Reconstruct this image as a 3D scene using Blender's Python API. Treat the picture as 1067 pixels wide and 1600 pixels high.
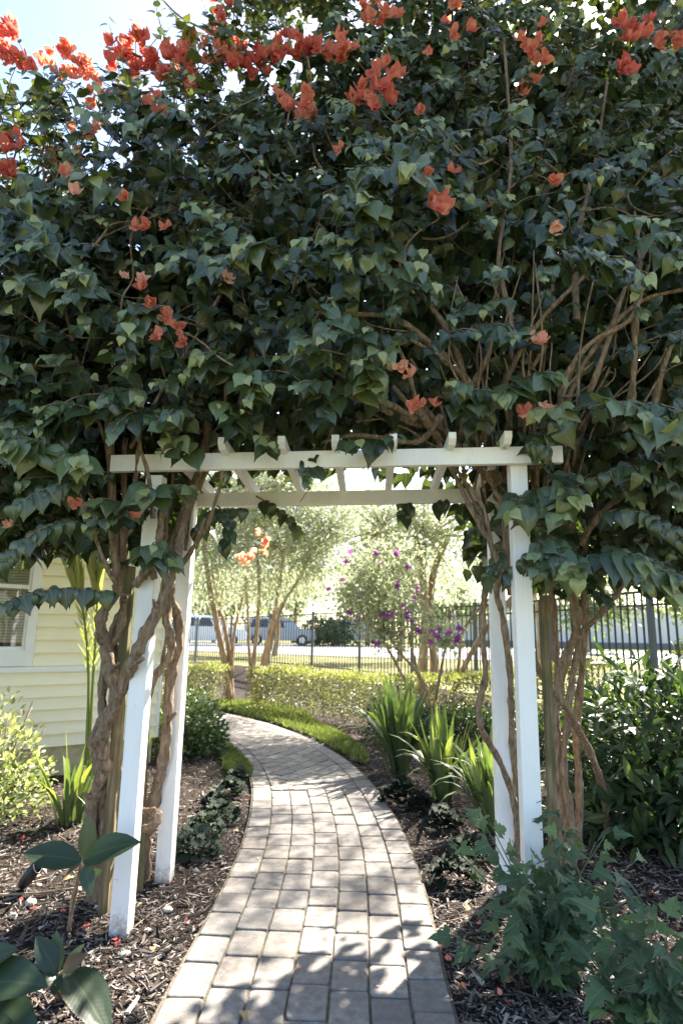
import bpy, bmesh, math, random
import numpy as np
from mathutils import Vector, Matrix
random.seed(11); rng = np.random.default_rng(11)
R = math.radians
for o in list(bpy.data.objects): bpy.data.objects.remove(o, do_unlink=True)
scn = bpy.context.scene
COL = scn.collection

# ------------------------------------------------------------------ camera, sky, sun, exposure
CAM_H = 1.5; FPX = 940.0; PITCH = R(11.02); ROLL = R(-1.03)
def ray(px, py):
    u_, v_ = px - 533.5, 800 - py
    c, s = math.cos(ROLL), math.sin(ROLL)
    u, v = u_ * c + v_ * s, -u_ * s + v_ * c
    cp, sp = math.cos(PITCH), math.sin(PITCH)
    return (u, FPX * cp - v * sp, FPX * sp + v * cp)
def G(px, py, z=0.0):                       # pixel -> point on the level z
    d = ray(px, py); t = (z - CAM_H) / d[2]; return Vector((d[0] * t, d[1] * t, z))
def Y(px, py, y):                           # pixel -> point at the depth y
    d = ray(px, py); t = y / d[1]; return Vector((d[0] * t, y, CAM_H + d[2] * t))
cam = bpy.data.cameras.new('camera'); camo = bpy.data.objects.new('camera', cam); COL.objects.link(camo)
cp, sp = math.cos(PITCH), math.sin(PITCH)
cF = Vector((0, cp, sp)); cR = Vector((1, 0, 0)); cU = Vector((0, -sp, cp))
c_, s_ = math.cos(ROLL), math.sin(ROLL)
R2 = cR * c_ - cU * s_; U2 = cR * s_ + cU * c_
m = Matrix((R2, U2, -cF)).transposed().to_4x4(); m.translation = (0, 0, CAM_H)
camo.matrix_world = m
cam.sensor_fit = 'VERTICAL'; cam.sensor_height = 36; cam.lens = FPX / 1600 * 36
cam.clip_end = 1000; cam.clip_start = 0.05
cam.dof.use_dof = True; cam.dof.focus_distance = 3.15; cam.dof.aperture_fstop = 2.2
scn.camera = camo

SUN_AZ, SUN_EL = R(33), R(44)
w = bpy.data.worlds.new('World'); scn.world = w; w.use_nodes = True
nt = w.node_tree; nt.nodes.clear()
sky = nt.nodes.new('ShaderNodeTexSky'); sky.sky_type = 'NISHITA'; sky.sun_disc = False
sky.sun_elevation = SUN_EL; sky.sun_rotation = SUN_AZ; sky.air_density = 1.0; sky.dust_density = 1.3; sky.ozone_density = 1.0
bg = nt.nodes.new('ShaderNodeBackground'); bg.inputs[1].default_value = 0.080
out = nt.nodes.new('ShaderNodeOutputWorld')
nt.links.new(sky.outputs[0], bg.inputs[0]); nt.links.new(bg.outputs[0], out.inputs[0])
sl = bpy.data.lights.new('sun', 'SUN'); sl.energy = 5.0; sl.angle = R(0.7); sl.color = (1.0, 0.92, 0.80)
so = bpy.data.objects.new('sun', sl); COL.objects.link(so)
sdir = Vector((math.sin(SUN_AZ) * math.cos(SUN_EL), math.cos(SUN_AZ) * math.cos(SUN_EL), math.sin(SUN_EL)))
so.rotation_euler = sdir.to_track_quat('Z', 'Y').to_euler(); so.location = sdir * 30
scn.view_settings.view_transform = 'Standard'; scn.view_settings.look = 'None'
scn.view_settings.gamma = 1.0; scn.view_settings.exposure = 2.65
scn.view_settings.use_curve_mapping = False

# ------------------------------------------------------------------ materials
MAT = {}
class N:
    def __init__(s, name):
        s.m = bpy.data.materials.new(name); s.m.use_nodes = True; s.t = s.m.node_tree
        s.t.nodes.clear(); s.out = s.t.nodes.new('ShaderNodeOutputMaterial'); MAT[name] = s.m
    def n(s, ty, **kw):
        x = s.t.nodes.new(ty)
        for k, v in kw.items():
            if k.startswith('i_'): x.inputs[k[2:].replace('_', ' ')].default_value = v
            else: setattr(x, k, v)
        return x
    def l(s, a, b): s.t.links.new(a, b)
    def ramp(s, fac, stops):
        r = s.n('ShaderNodeValToRGB'); e = r.color_ramp.elements
        e[0].position = stops[0][0]; e[0].color = (*stops[0][1], 1)
        e[1].position = stops[-1][0]; e[1].color = (*stops[-1][1], 1)
        for p, c in stops[1:-1]:
            k = e.new(p); k.color = (*c, 1)
        s.l(fac, r.inputs[0]); return r.outputs[0]
    def noise(s, scale, detail=3, rough=.55, vec=None, dist=0):
        x = s.n('ShaderNodeTexNoise'); x.inputs['Scale'].default_value = scale; x.inputs['Detail'].default_value = detail
        x.inputs['Roughness'].default_value = rough; x.inputs['Distortion'].default_value = dist
        if vec is not None: s.l(vec, x.inputs['Vector'])
        return x.outputs['Fac']
    def obj(s): return s.n('ShaderNodeTexCoord').outputs['Object']
    def pos(s): return s.n('ShaderNodeNewGeometry').outputs['Position']
    def scalev(s, vec, sc):
        x = s.n('ShaderNodeVectorMath', operation='MULTIPLY'); s.l(vec, x.inputs[0]); x.inputs[1].default_value = sc; return x.outputs[0]
    def mix(s, f, a, b, mode='MIX'):
        x = s.n('ShaderNodeMix', data_type='RGBA', blend_type=mode)
        for sock, v in ((x.inputs[0], f), (x.inputs[6], a), (x.inputs[7], b)):
            if isinstance(v, (int, float)): sock.default_value = v
            elif isinstance(v, tuple): sock.default_value = (*v, 1)
            else: s.l(v, sock)
        return x.outputs[2]
    def math(s, op, a, b=0.0):
        x = s.n('ShaderNodeMath', operation=op)
        for i, v in enumerate((a, b)):
            if isinstance(v, (int, float)): x.inputs[i].default_value = v
            else: s.l(v, x.inputs[i])
        return x.outputs[0]
    def attr(s, name): return s.n('ShaderNodeAttribute', attribute_name=name).outputs['Fac']
    def bump(s, h, strength=.4, dist=.01):
        b = s.n('ShaderNodeBump'); b.inputs['Strength'].default_value = strength; b.inputs['Distance'].default_value = dist
        s.l(h, b.inputs['Height']); return b.outputs[0]
    def pbr(s, col, rough=.6, normal=None, spec=.5, metal=0, finish=True):
        p = s.n('ShaderNodeBsdfPrincipled')
        if isinstance(col, tuple): p.inputs['Base Color'].default_value = (*col, 1)
        else: s.l(col, p.inputs['Base Color'])
        if isinstance(rough, (int, float)): p.inputs['Roughness'].default_value = rough
        else: s.l(rough, p.inputs['Roughness'])
        p.inputs['Specular IOR Level'].default_value = spec; p.inputs['Metallic'].default_value = metal
        if normal is not None: s.l(normal, p.inputs['Normal'])
        if finish: s.l(p.outputs[0], s.out.inputs[0])
        return p.outputs[0]

def leaf_mat(name, stops, rough=.42, trans=.32, spec=.45, tcol=(1.25, 1.35, .5), rib=.25, vein=0):
    k = N(name); t = k.attr('tint')
    col = k.ramp(t, stops)
    col = k.mix(k.math('MULTIPLY', k.noise(30, 2, vec=k.obj()), .35), col, (.02, .03, .01))
    mid = k.attr('mid')
    r = k.n('ShaderNodeMapRange'); k.l(mid, r.inputs[0]); r.inputs[1].default_value = 0.0; r.inputs[2].default_value = .09
    r.inputs[3].default_value = rib; r.inputs[4].default_value = 0
    col2 = k.mix(r.outputs[0], col, (.30, .36, .16))
    nrm = None
    if vein:
        wv = k.math('SINE', k.math('MULTIPLY', mid, 11.0)); wr = k.math('SINE', k.math('MULTIPLY', k.attr('vein'), 120.0))
        nrm = k.bump(k.math('ADD', k.math('MULTIPLY', wv, 1.0), k.math('ADD', k.math('MULTIPLY', wr, .25), k.noise(18, 3, .6, k.obj())))  , .07, .004)
    a = k.pbr(col2, rough, nrm, spec, finish=False)
    tr = k.n('ShaderNodeBsdfTranslucent'); k.l(k.mix(1.0, col2, tcol, 'MULTIPLY'), tr.inputs[0])
    mx = k.n('ShaderNodeMixShader'); mx.inputs[0].default_value = trans
    k.l(a, mx.inputs[1]); k.l(tr.outputs[0], mx.inputs[2]); k.l(mx.outputs[0], k.out.inputs[0])
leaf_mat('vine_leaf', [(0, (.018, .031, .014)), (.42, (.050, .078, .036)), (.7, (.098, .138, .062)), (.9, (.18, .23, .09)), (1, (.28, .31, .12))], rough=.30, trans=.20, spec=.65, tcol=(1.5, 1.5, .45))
leaf_mat('bract', [(0, (.62, .125, .115)), (.5, (.78, .30, .20)), (1, (.86, .50, .37))], rough=.6, trans=.55, spec=.2, tcol=(1.3, 1.1, .9), rib=.12)
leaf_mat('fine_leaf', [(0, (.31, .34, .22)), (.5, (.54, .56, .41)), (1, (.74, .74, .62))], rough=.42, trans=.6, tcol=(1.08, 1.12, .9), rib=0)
leaf_mat('far_leaf', [(0, (.10, .14, .06)), (.5, (.20, .25, .11)), (1, (.34, .38, .19))], rough=.5, trans=.35, rib=0)
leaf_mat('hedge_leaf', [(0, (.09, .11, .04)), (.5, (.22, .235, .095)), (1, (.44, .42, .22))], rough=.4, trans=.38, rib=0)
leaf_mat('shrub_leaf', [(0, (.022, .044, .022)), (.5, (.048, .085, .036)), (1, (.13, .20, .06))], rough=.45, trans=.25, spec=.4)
leaf_mat('pale_leaf', [(0, (.10, .14, .05)), (.5, (.28, .32, .17)), (1, (.62, .60, .42))], rough=.5, trans=.35)
leaf_mat('lobed_leaf', [(0, (.045, .08, .045)), (.5, (.08, .135, .068)), (1, (.17, .25, .08))], rough=.5, trans=.3, rib=.35)
leaf_mat('big_leaf', [(0, (.026, .046, .026)), (.5, (.044, .070, .036)), (.75, (.10, .14, .05)), (1, (.16, .075, .04))], rough=.42, trans=.18, vein=1, rib=.10)
leaf_mat('blade', [(0, (.065, .10, .055)), (.5, (.14, .19, .08)), (1, (.34, .38, .13))], rough=.42, trans=.35, rib=0)
leaf_mat('dark_leaf', [(0, (.012, .018, .014)), (.5, (.03, .045, .032)), (1, (.085, .105, .08))], rough=.75, trans=.10, spec=.12)
leaf_mat('grass', [(0, (.07, .095, .035)), (.5, (.155, .195, .075)), (1, (.33, .35, .16))], rough=.5, trans=.4, rib=0)
leaf_mat('palm', [(0, (.20, .25, .07)), (.5, (.42, .45, .18)), (1, (.70, .68, .42))], rough=.35, trans=.35, rib=0)
leaf_mat('purple', [(0, (.20, .03, .26)), (1, (.48, .12, .50))], rough=.5, trans=.4, tcol=(1.2, 1, 1.2), rib=0)

k = N('bark'); v = k.scalev(k.obj(), (1, 1, .28)); a = k.noise(46, 5, .65, v); b = k.noise(7, 3, .5, k.obj())
c = k.ramp(a, [(.25, (.055, .04, .028)), (.5, (.31, .22, .145)), (.72, (.54, .43, .32))])
c = k.mix(k.math('MULTIPLY', b, .5), c, (.17, .12, .08)); li = k.noise(22, 3, .6, k.obj())
c = k.mix(k.ramp(li, [(.62, (0, 0, 0)), (.70, (.6, .6, .6))]), c, (.36, .35, .31))
k.pbr(c, .88, k.bump(a, 1.0, .035), .2)
k = N('pale_bark'); v = k.scalev(k.obj(), (1, 1, .15)); a = k.noise(30, 5, .6, v)
k.pbr(k.ramp(a, [(.3, (.16, .105, .065)), (.55, (.34, .25, .17)), (.75, (.52, .43, .32))]), .85, k.bump(a, .7, .012), .2)
k = N('white_paint'); a = k.noise(3.2, 4, .6, k.scalev(k.pos(), (1, 1, .5))); g = k.noise(90, 3, .6, k.scalev(k.pos(), (1, 1, .04)))
c = k.ramp(a, [(.3, (.76, .76, .75)), (.6, (.85, .85, .84))]); c = k.mix(k.ramp(g, [(.55, (0, 0, 0)), (.8, (.16, .16, .16))]), c, (.5, .47, .42))
sp_ = k.noise(38, 2, .5, k.pos()); c = k.mix(k.ramp(sp_, [(.72, (0, 0, 0)), (.76, (.5, .5, .5))]), c, (.42, .38, .30))
sz = k.n('ShaderNodeSeparateXYZ'); k.l(k.pos(), sz.inputs[0]); dn = k.noise(26, 4, .7, k.pos())
mr = k.n('ShaderNodeMapRange'); k.l(sz.outputs[2], mr.inputs[0]); mr.inputs[1].default_value = .0; mr.inputs[2].default_value = .22; mr.inputs[3].default_value = .62; mr.inputs[4].default_value = 0
c = k.mix(k.ramp(k.math('ADD', mr.outputs[0], k.math('SUBTRACT', dn, .5)), [(.28, (0, 0, 0)), (.6, (.75, .75, .75))]), c, (.24, .19, .14))
st = k.noise(7, 4, .65, k.scalev(k.pos(), (1, 1, .22))); c = k.mix(k.ramp(st, [(.58, (0, 0, 0)), (.75, (.22, .22, .22))]), c, (.42, .42, .36))
k.pbr(c, .5, k.bump(g, .35, .006), .35)
k = N('stake_wood'); a = k.noise(60, 4, .6, k.scalev(k.pos(), (1, 1, .06))); b = k.noise(5, 3, .5, k.pos())
c = k.ramp(a, [(.3, (.05, .04, .02)), (.55, (.19, .145, .085)), (.75, (.30, .25, .17))]); c = k.mix(k.ramp(b, [(.45, (0, 0, 0)), (.62, (.75, .75, .75))]), c, (.10, .105, .045))
k.pbr(c, .85, k.bump(a, .6, .006), .2)
k = N('paver'); oi = k.n('ShaderNodeObjectInfo').outputs['Random']
big = k.noise(2.2, 3, .5, k.pos()); fine = k.noise(140, 4, .7, k.pos()); mid = k.noise(22, 4, .6, k.pos())
c = k.ramp(oi, [(0, (.150, .144, .138)), (.2, (.225, .210, .193)), (.45, (.265, .242, .216)), (.62, (.185, .178, .170)), (.82, (.245, .220, .196)), (1, (.30, .278, .25))])
c = k.mix(k.ramp(mid, [(.36, (.7, .7, .7)), (.62, (0, 0, 0))]), c, (.125, .112, .10))
c = k.mix(k.ramp(big, [(.48, (0, 0, 0)), (.68, (.45, .45, .45))]), c, (.14, .118, .095))
c = k.mix(k.ramp(fine, [(.30, (.7, .7, .7)), (.42, (0, 0, 0))]), c, (.065, .058, .05))
c = k.mix(k.ramp(fine, [(.62, (0, 0, 0)), (.72, (.5, .5, .5))]), c, (.40, .38, .35))
k.pbr(c, .85, k.bump(fine, .55, .004), .25)
k = N('joint_sand'); a = k.noise(60, 4, .7, k.pos()); b = k.noise(3, 3, .5, k.pos())
c = k.ramp(a, [(.3, (.06, .05, .038)), (.7, (.19, .165, .13))]); c = k.mix(k.ramp(b, [(.55, (0, 0, 0)), (.7, (.6, .6, .6))]), c, (.05, .07, .025))
k.pbr(c, .95, k.bump(a, .6, .01), .1)
k = N('mulch_soil'); a = k.noise(55, 5, .7, k.pos()); b = k.noise(5, 3, .6, k.pos())
c = k.ramp(a, [(.3, (.012, .009, .007)), (.55, (.045, .033, .025)), (.75, (.11, .085, .065))])
k.pbr(c, .95, k.bump(a, 1, .03), .15)
k = N('mulch_chip'); t = k.attr('tint'); a = k.noise(120, 3, .6, k.scalev(k.obj(), (1, 1, 1)))
c = k.ramp(t, [(0, (.014, .011, .010)), (.40, (.088, .070, .060)), (.68, (.215, .175, .15)), (.88, (.38, .325, .28)), (1, (.58, .52, .45))])
c = k.mix(k.math('MULTIPLY', a, .5), c, (.03, .022, .018)); k.pbr(c, .8, None, .3)
k = N('petal'); t = k.n('ShaderNodeObjectInfo').outputs['Random']
k.pbr(k.ramp(t, [(0, (.55, .03, .04)), (.5, (.65, .10, .08)), (1, (.70, .30, .20))]), .6)
k = N('dead_leaf'); t = k.n('ShaderNodeObjectInfo').outputs['Random']
k.pbr(k.ramp(t, [(0, (.22, .12, .05)), (.5, (.42, .32, .14)), (1, (.50, .44, .28))]), .7)
k = N('stone'); a = k.noise(40, 4, .6, k.obj()); k.pbr(k.ramp(a, [(.3, (.30, .26, .21)), (.7, (.52, .47, .40))]), .8, k.bump(a, .4, .004))
k = N('far_grass'); a = k.noise(1.2, 4, .6, k.pos()); b = k.noise(40, 3, .6, k.pos())
c = k.ramp(a, [(.3, (.09, .10, .035)), (.5, (.19, .175, .075)), (.7, (.28, .25, .12))]); c = k.mix(k.math('MULTIPLY', b, .4), c, (.10, .11, .03)); k.pbr(c, .95, k.bump(b, .5, .03), .1)
k = N('lawn_soil'); k.pbr((.035, .05, .015), .95)
k = N('road'); a = k.noise(60, 3, .6, k.pos()); br = k.n('ShaderNodeTexBrick'); k.l(k.pos(), br.inputs['Vector']); br.inputs['Scale'].default_value = .55
br.inputs['Color1'].default_value = (.17, .185, .20, 1); br.inputs['Color2'].default_value = (.20, .215, .23, 1); br.inputs['Mortar'].default_value = (.18, .18, .18, 1); br.inputs['Mortar Size'].default_value = .012
k.pbr(k.mix(k.math('MULTIPLY', a, .3), br.outputs[0], (.22, .22, .23)), .6, None, .5)
k = N('siding'); a = k.noise(2.5, 3, .5, k.pos()); b = k.noise(70, 3, .5, k.scalev(k.pos(), (.3, .3, 1)))
k.pbr(k.ramp(a, [(.3, (.84, .775, .55)), (.7, (.90, .84, .62))]), .5, k.bump(b, .15, .003), .35)
k = N('foundation'); a = k.noise(18, 4, .6, k.pos()); k.pbr(k.ramp(a, [(.3, (.40, .36, .20)), (.7, (.58, .52, .31))]), .9, k.bump(a, .4, .006))
k = N('trim_white'); a = k.noise(4, 3, .5, k.pos()); k.pbr(k.ramp(a, [(.3, (.74, .74, .72)), (.7, (.82, .82, .80))]), .4)
k = N('soffit'); wv = k.n('ShaderNodeTexWave'); k.l(k.pos(), wv.inputs[0]); wv.inputs['Scale'].default_value = 4; k.pbr((.78, .78, .77), .5, k.bump(wv.outputs[1], .3, .01))
k = N('roof_shingle'); a = k.noise(30, 4, .6, k.pos()); k.pbr(k.ramp(a, [(.3, (.10, .095, .09)), (.7, (.20, .19, .18))]), .9, k.bump(a, .5, .01))
k = N('blind'); k.pbr((.60, .60, .56), .5)
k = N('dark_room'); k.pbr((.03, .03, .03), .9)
k = N('glass'); g = k.n('ShaderNodeBsdfGlossy'); g.inputs['Roughness'].default_value = .02; tr = k.n('ShaderNodeBsdfTransparent'); tr.inputs[0].default_value = (.96, .97, .965, 1)
fr = k.n('ShaderNodeFresnel'); fr.inputs[0].default_value = 1.5; mx = k.n('ShaderNodeMixShader'); k.l(fr.outputs[0], mx.inputs[0]); k.l(tr.outputs[0], mx.inputs[1]); k.l(g.outputs[0], mx.inputs[2]); k.l(mx.outputs[0], k.out.inputs[0])
k = N('black_metal'); a = k.noise(30, 3, .5, k.pos()); k.pbr(k.ramp(a, [(.3, (.018, .02, .022)), (.7, (.035, .038, .042))]), .42, None, .5)
k = N('post_metal'); k.pbr((.10, .115, .13), .5, None, .5)
k = N('lamp_black'); k.pbr((.012, .012, .013), .4)
k = N('lamp_rim'); k.pbr((.25, .25, .27), .35, None, .5, .6)
k = N('building_white'); a = k.noise(1.0, 3, .5, k.pos()); k.pbr(k.ramp(a, [(.3, (.62, .63, .66)), (.7, (.72, .73, .75))]), .7)
k = N('building_roof'); k.pbr((.16, .17, .18), .8)
k = N('car_white'); k.pbr((.75, .76, .77), .25, None, .5)
k = N('car_dark'); k.pbr((.30, .33, .36), .25, None, .5)
k = N('car_glass'); k.pbr((.02, .03, .035), .08, None, .6)
k = N('tyre'); k.pbr((.02, .02, .02), .8)
k = N('rim_metal'); k.pbr((.5, .5, .52), .3, None, .5, .9)
k = N('tail_red'); k.pbr((.4, .01, .01), .3)

# ------------------------------------------------------------------ mesh helpers
def link(name, me, mat, parent=None, origin=(0, 0, 0)):
    o = bpy.data.objects.new(name, me); COL.objects.link(o)
    if mat and not me.materials: me.materials.append(MAT[mat])
    o.location = origin
    if parent is not None:
        o.parent = parent; o.matrix_parent_inverse = Matrix.Translation(-Vector(parent['_b']))
    return o
def tag(o, label=None, cat=None, group=None, kind=None):
    if label: o['label'] = label
    if cat: o['category'] = cat
    if group: o['group'] = group
    if kind: o['kind'] = kind
    return o
def thing(name, base, label, cat, group=None):
    o = bpy.data.objects.new(name, None); COL.objects.link(o); o.location = base; o.empty_display_size = .1
    o['_b'] = [float(x) for x in base]; return tag(o, label, cat, group)
def sub(o):                                  # lets a mesh part be the parent of sub-parts kept in world coordinates
    o['_b'] = [0.0, 0.0, 0.0]; return o
def raw(V, loops, starts, tint=None, mid=None, vein=None, smooth=True, name='m'):
    me = bpy.data.meshes.new(name); V = np.asarray(V, np.float32)
    me.vertices.add(len(V)); me.vertices.foreach_set('co', V.ravel())
    me.loops.add(len(loops)); me.loops.foreach_set('vertex_index', np.asarray(loops, np.int32))
    me.polygons.add(len(starts)); me.polygons.foreach_set('loop_start', np.asarray(starts, np.int32))
    me.polygons.foreach_set('use_smooth', np.full(len(starts), smooth, dtype=bool))
    for nm, arr in (('tint', tint), ('mid', mid), ('vein', vein)):
        if arr is not None:
            at = me.attributes.new(nm, 'FLOAT', 'POINT'); at.data.foreach_set('value', np.asarray(arr, np.float32))
    me.update(calc_edges=True); return me
class MB:
    def __init__(s): s.v = []; s.f = []
    def add(s, verts, faces):
        b = len(s.v); s.v += [tuple(v) for v in verts]; s.f += [tuple(i + b for i in f) for f in faces]
    def box(s, o, ax, ay, az):               # o = corner, three edge vectors
        o, ax, ay, az = map(Vector, (o, ax, ay, az))
        s.add([o, o + ax, o + ax + ay, o + ay, o + az, o + ax + az, o + ax + ay + az, o + ay + az],
              [(0, 3, 2, 1), (4, 5, 6, 7), (0, 1, 5, 4), (1, 2, 6, 5), (2, 3, 7, 6), (3, 0, 4, 7)])
    def mesh(s, name='m', smooth=False, bevel=0):
        me = bpy.data.meshes.new(name); me.from_pydata(s.v, [], s.f); me.update()
        if bevel:
            bm = bmesh.new(); bm.from_mesh(me); bmesh.ops.bevel(bm, geom=bm.edges[:], offset=bevel, segments=2, affect='EDGES', profile=.6); bm.to_mesh(me); bm.free()
        if smooth: me.polygons.foreach_set('use_smooth', np.ones(len(me.polygons), dtype=bool))
        return me
def box_part(name, mat, parent, o, ax, ay, az, bevel=0.004):
    b = MB(); b.box(o, ax, ay, az); me = b.mesh(name, bevel=bevel)
    bm = bmesh.new(); bm.from_mesh(me); bmesh.ops.recalc_face_normals(bm, faces=bm.faces[:]); bm.to_mesh(me); bm.free()
    return link(name, me, mat, parent)
def catmull(P, n):
    P = np.asarray(P, float); Q = np.vstack([2 * P[0] - P[1], P, 2 * P[-1] - P[-2]]); o = []
    for i in range(1, len(Q) - 2):
        for t in np.linspace(0, 1, n, endpoint=False):
            a, b, c, d = Q[i - 1], Q[i], Q[i + 1], Q[i + 2]
            o.append(.5 * (2 * b + (c - a) * t + (2 * a - 5 * b + 4 * c - d) * t * t + (-a + 3 * b - 3 * c + d) * t ** 3))
    o.append(P[-1]); return np.array(o)
def tube_arrays(P, rad, sides=8, rough=0.0):
    P = np.asarray(P, float); n = len(P); T = np.gradient(P, axis=0); T /= np.linalg.norm(T, axis=1)[:, None] + 1e-9
    u = np.cross(T[0], [0.3, 1, .2]); u /= np.linalg.norm(u); V = []
    ang = np.arange(sides) * 2 * math.pi / sides; ph = rng.random() * 9
    for i in range(n):
        u = u - T[i] * (u @ T[i]); u /= np.linalg.norm(u) + 1e-9; w_ = np.cross(T[i], u)
        r = rad[i] * (1 + rough * (np.sin(ang * 2 + ph + i * .35) * .6 + np.sin(ang * 3 + i * .8) * .35 + rng.normal(0, .35, sides)))
        V.append(P[i] + (np.cos(ang) * r)[:, None] * u + (np.sin(ang) * r)[:, None] * w_)
    V = np.vstack(V); F = []
    for i in range(n - 1):
        for j in range(sides):
            a, b = i * sides + j, i * sides + (j + 1) % sides; F.append((a, b, b + sides, a + sides))
    F.append(tuple(range(sides - 1, -1, -1))); F.append(tuple(range((n - 1) * sides, n * sides))); return V, F
def tube(mb, P, r0, r1=None, sides=8, rough=0.0, seg=5):
    C = catmull(P, seg) if len(P) > 2 or seg > 1 else np.asarray(P, float)
    if isinstance(r0, (list, tuple)): rad = np.interp(np.linspace(0, 1, len(C)), np.linspace(0, 1, len(r0)), r0)
    else: rad = np.linspace(r0, r0 if r1 is None else r1, len(C))
    V, F = tube_arrays(C, rad, sides, rough); mb.add(V.tolist(), F); return C

# leaf templates: y along the length from the stalk, x across, z the upper side
def strip_leaf(prof, fold=.12, droop=.25, wave=0):
    n = len(prof); V = []; F = []; mid = []; vein = []
    for i, (y, hw) in enumerate(prof):
        z = -droop * y * y
        for s in (-1, 0, 1):
            V.append((s * hw, y, z + abs(s) * hw * fold + (wave * math.sin(i * 2.1 + s) if s else 0))); mid.append(abs(s)); vein.append(y - abs(s) * hw * .7)
    for i in range(n - 1):
        for s in (0, 1):
            a = i * 3 + s; F.append((a, a + 1, a + 4, a + 3))
    return np.array(V), F, np.array(mid, float), np.array(vein)
def round_leaf(prof, cup, droop, wave):
    V = []; F = []; mid = []; vein = []
    for i, (y, hw) in enumerate(prof):
        for c5 in (-1, -.55, 0, .55, 1):
            V.append((c5 * hw, y, -droop * y * y + cup * hw * (abs(c5) - .9 * c5 * c5) * 2 + wave * math.sin(i * 1.7 + c5 * 2) * abs(c5))); mid.append(abs(c5)); vein.append(y - abs(c5) * hw * .7)
    for i in range(len(prof) - 1):
        for c5 in range(4): q = i * 5 + c5; F.append((q, q + 1, q + 6, q + 5))
    return np.array(V), F, np.array(mid, float), np.array(vein)
HEART = [round_leaf([(.02, .04), (-.05, .24), (.06, .41), (.24, .475), (.45, .43), (.66, .27), (.84, .10), (1.04, .0)], f, d, w_) for f, d, w_ in ((.25, .18, .01), (.5, .34, .02), (.15, .10, .03), (.35, .5, .015))]
HEART_LO = [strip_leaf([(0, .1), (.12, .42), (.45, .42), (.8, .18), (1.05, 0)], .3, .3)]
ELL = [strip_leaf([(0, .02), (.15, .11), (.4, .17), (.65, .15), (.87, .07), (1, 0)], f, d) for f, d in ((.3, .25), (.5, .5))]
OVAL = [strip_leaf([(0, .03), (.25, .24), (.55, .27), (.82, .15), (1, 0)], .3, .2)]
LANCE = [(np.array([(0, 0, 0), (-.1, .45, .02), (.1, .45, .02), (0, 1, -.08)]), [(0, 2, 3, 1)], np.array([0, 1, 1, 0.]), np.zeros(4))]
DIAM = [(np.array([(0, 0, 0), (-.28, .45, .05), (.28, .45, .05), (0, 1, -.12)]), [(0, 2, 3, 1)], np.array([0, 1, 1, 0.]), np.zeros(4))]
BRACT = [round_leaf([(0, .08), (.12, .30), (.32, .44), (.55, .43), (.76, .30), (.92, .13), (1.03, 0)], cu, dr, wv_) for cu, dr, wv_ in ((-.5, -.35, .07), (-.3, .1, .09), (-.7, -.6, .05))]
def lobed():
    pts = [(0, 0), (.16, .05), (.34, .02), (.46, .16), (.52, .30), (.36, .30), (.24, .36), (.34, .48), (.30, .60), (.20, .62), (.16, .78), (.08, .88), (0, 1.08)]
    V = [(0, .25, 0)]; n = len(pts)
    ring = pts + [(-x, y) for x, y in reversed(pts[1:-1])]
    for x, y in ring: V.append((x, y, .22 * abs(x) - .3 * y * y + .04 * math.sin(9 * y)))
    F = [(0, i + 1, (i + 1) % len(ring) + 1) for i in range(len(ring))]
    return np.array(V), F, np.array([0] + [min(1, abs(x) * 3) for x, y in ring], float), np.zeros(len(V))
LOBED = [lobed()]
def ruffle():
    V = [(0, 0, 0)]; F = []; n = 12
    for rr, zz in ((.28, .03), (.52, .0)):
        for i in range(n):
            a = -2.7 + 5.4 * i / (n - 1); V.append((rr * math.sin(a), .45 + rr * math.cos(a) * .95, zz + (.10 * (-1) ** i if rr > .4 else 0)))
    for i in range(n - 1): F += [(1 + i, 2 + i, 14 + i, 13 + i)]
    F += [(0, i + 2, i + 1) for i in range(n - 1)]
    return np.array(V), F, np.ones(len(V)), np.zeros(len(V))
RUFF = [ruffle()]
def unit(A): A = np.asarray(A, float); return A / (np.linalg.norm(A, axis=-1, keepdims=True) + 1e-9)
def leaves(tmpls, P, D, Nn, S, tint):
    P, S, tint = np.asarray(P, float), np.asarray(S, float), np.asarray(tint, float)
    y = unit(D); z = np.asarray(Nn, float); z = unit(z - (z * y).sum(1)[:, None] * y); x = np.cross(y, z)
    pick = rng.integers(0, len(tmpls), len(P)); VV = []; LL = []; SS = []; TT = []; MM = []; VE = []; vb = 0; lb = 0
    for ti, (tv, tf, tm, tve) in enumerate(tmpls):
        I = np.where(pick == ti)[0]
        if not len(I): continue
        n = len(tv)
        V = P[I][:, None, :] + S[I][:, None, None] * (tv[None, :, 0:1] * x[I][:, None, :] + tv[None, :, 1:2] * y[I][:, None, :] + tv[None, :, 2:3] * z[I][:, None, :])
        fl = np.concatenate([np.array(f) for f in tf]); fs = np.cumsum([0] + [len(f) for f in tf])[:-1]
        LL.append((fl[None, :] + (np.arange(len(I)) * n)[:, None] + vb).ravel()); SS.append((fs[None, :] + (np.arange(len(I)) * len(fl))[:, None] + lb).ravel())
        VV.append(V.reshape(-1, 3)); TT.append(np.repeat(tint[I], n)); MM.append(np.tile(tm, len(I))); VE.append(np.tile(tve, len(I)))
        vb += n * len(I); lb += len(fl) * len(I)
    return np.vstack(VV), np.concatenate(LL), np.concatenate(SS), np.concatenate(TT), np.concatenate(MM), np.concatenate(VE)
def leaf_obj(name, mat, parent, tmpls, P, D, Nn, S, tint, kind=None, origin=None):
    a = leaves(tmpls, P, D, Nn, S, tint)
    V = a[0] if origin is None else a[0] - np.asarray(origin)
    o = link(name, raw(V, *a[1:], name=name), mat, parent, origin or (0, 0, 0))
    if kind: o['kind'] = kind
    return o
def rnd(n, s=1.0): return rng.normal(0, s, (n, 3))
_single = {}
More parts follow.
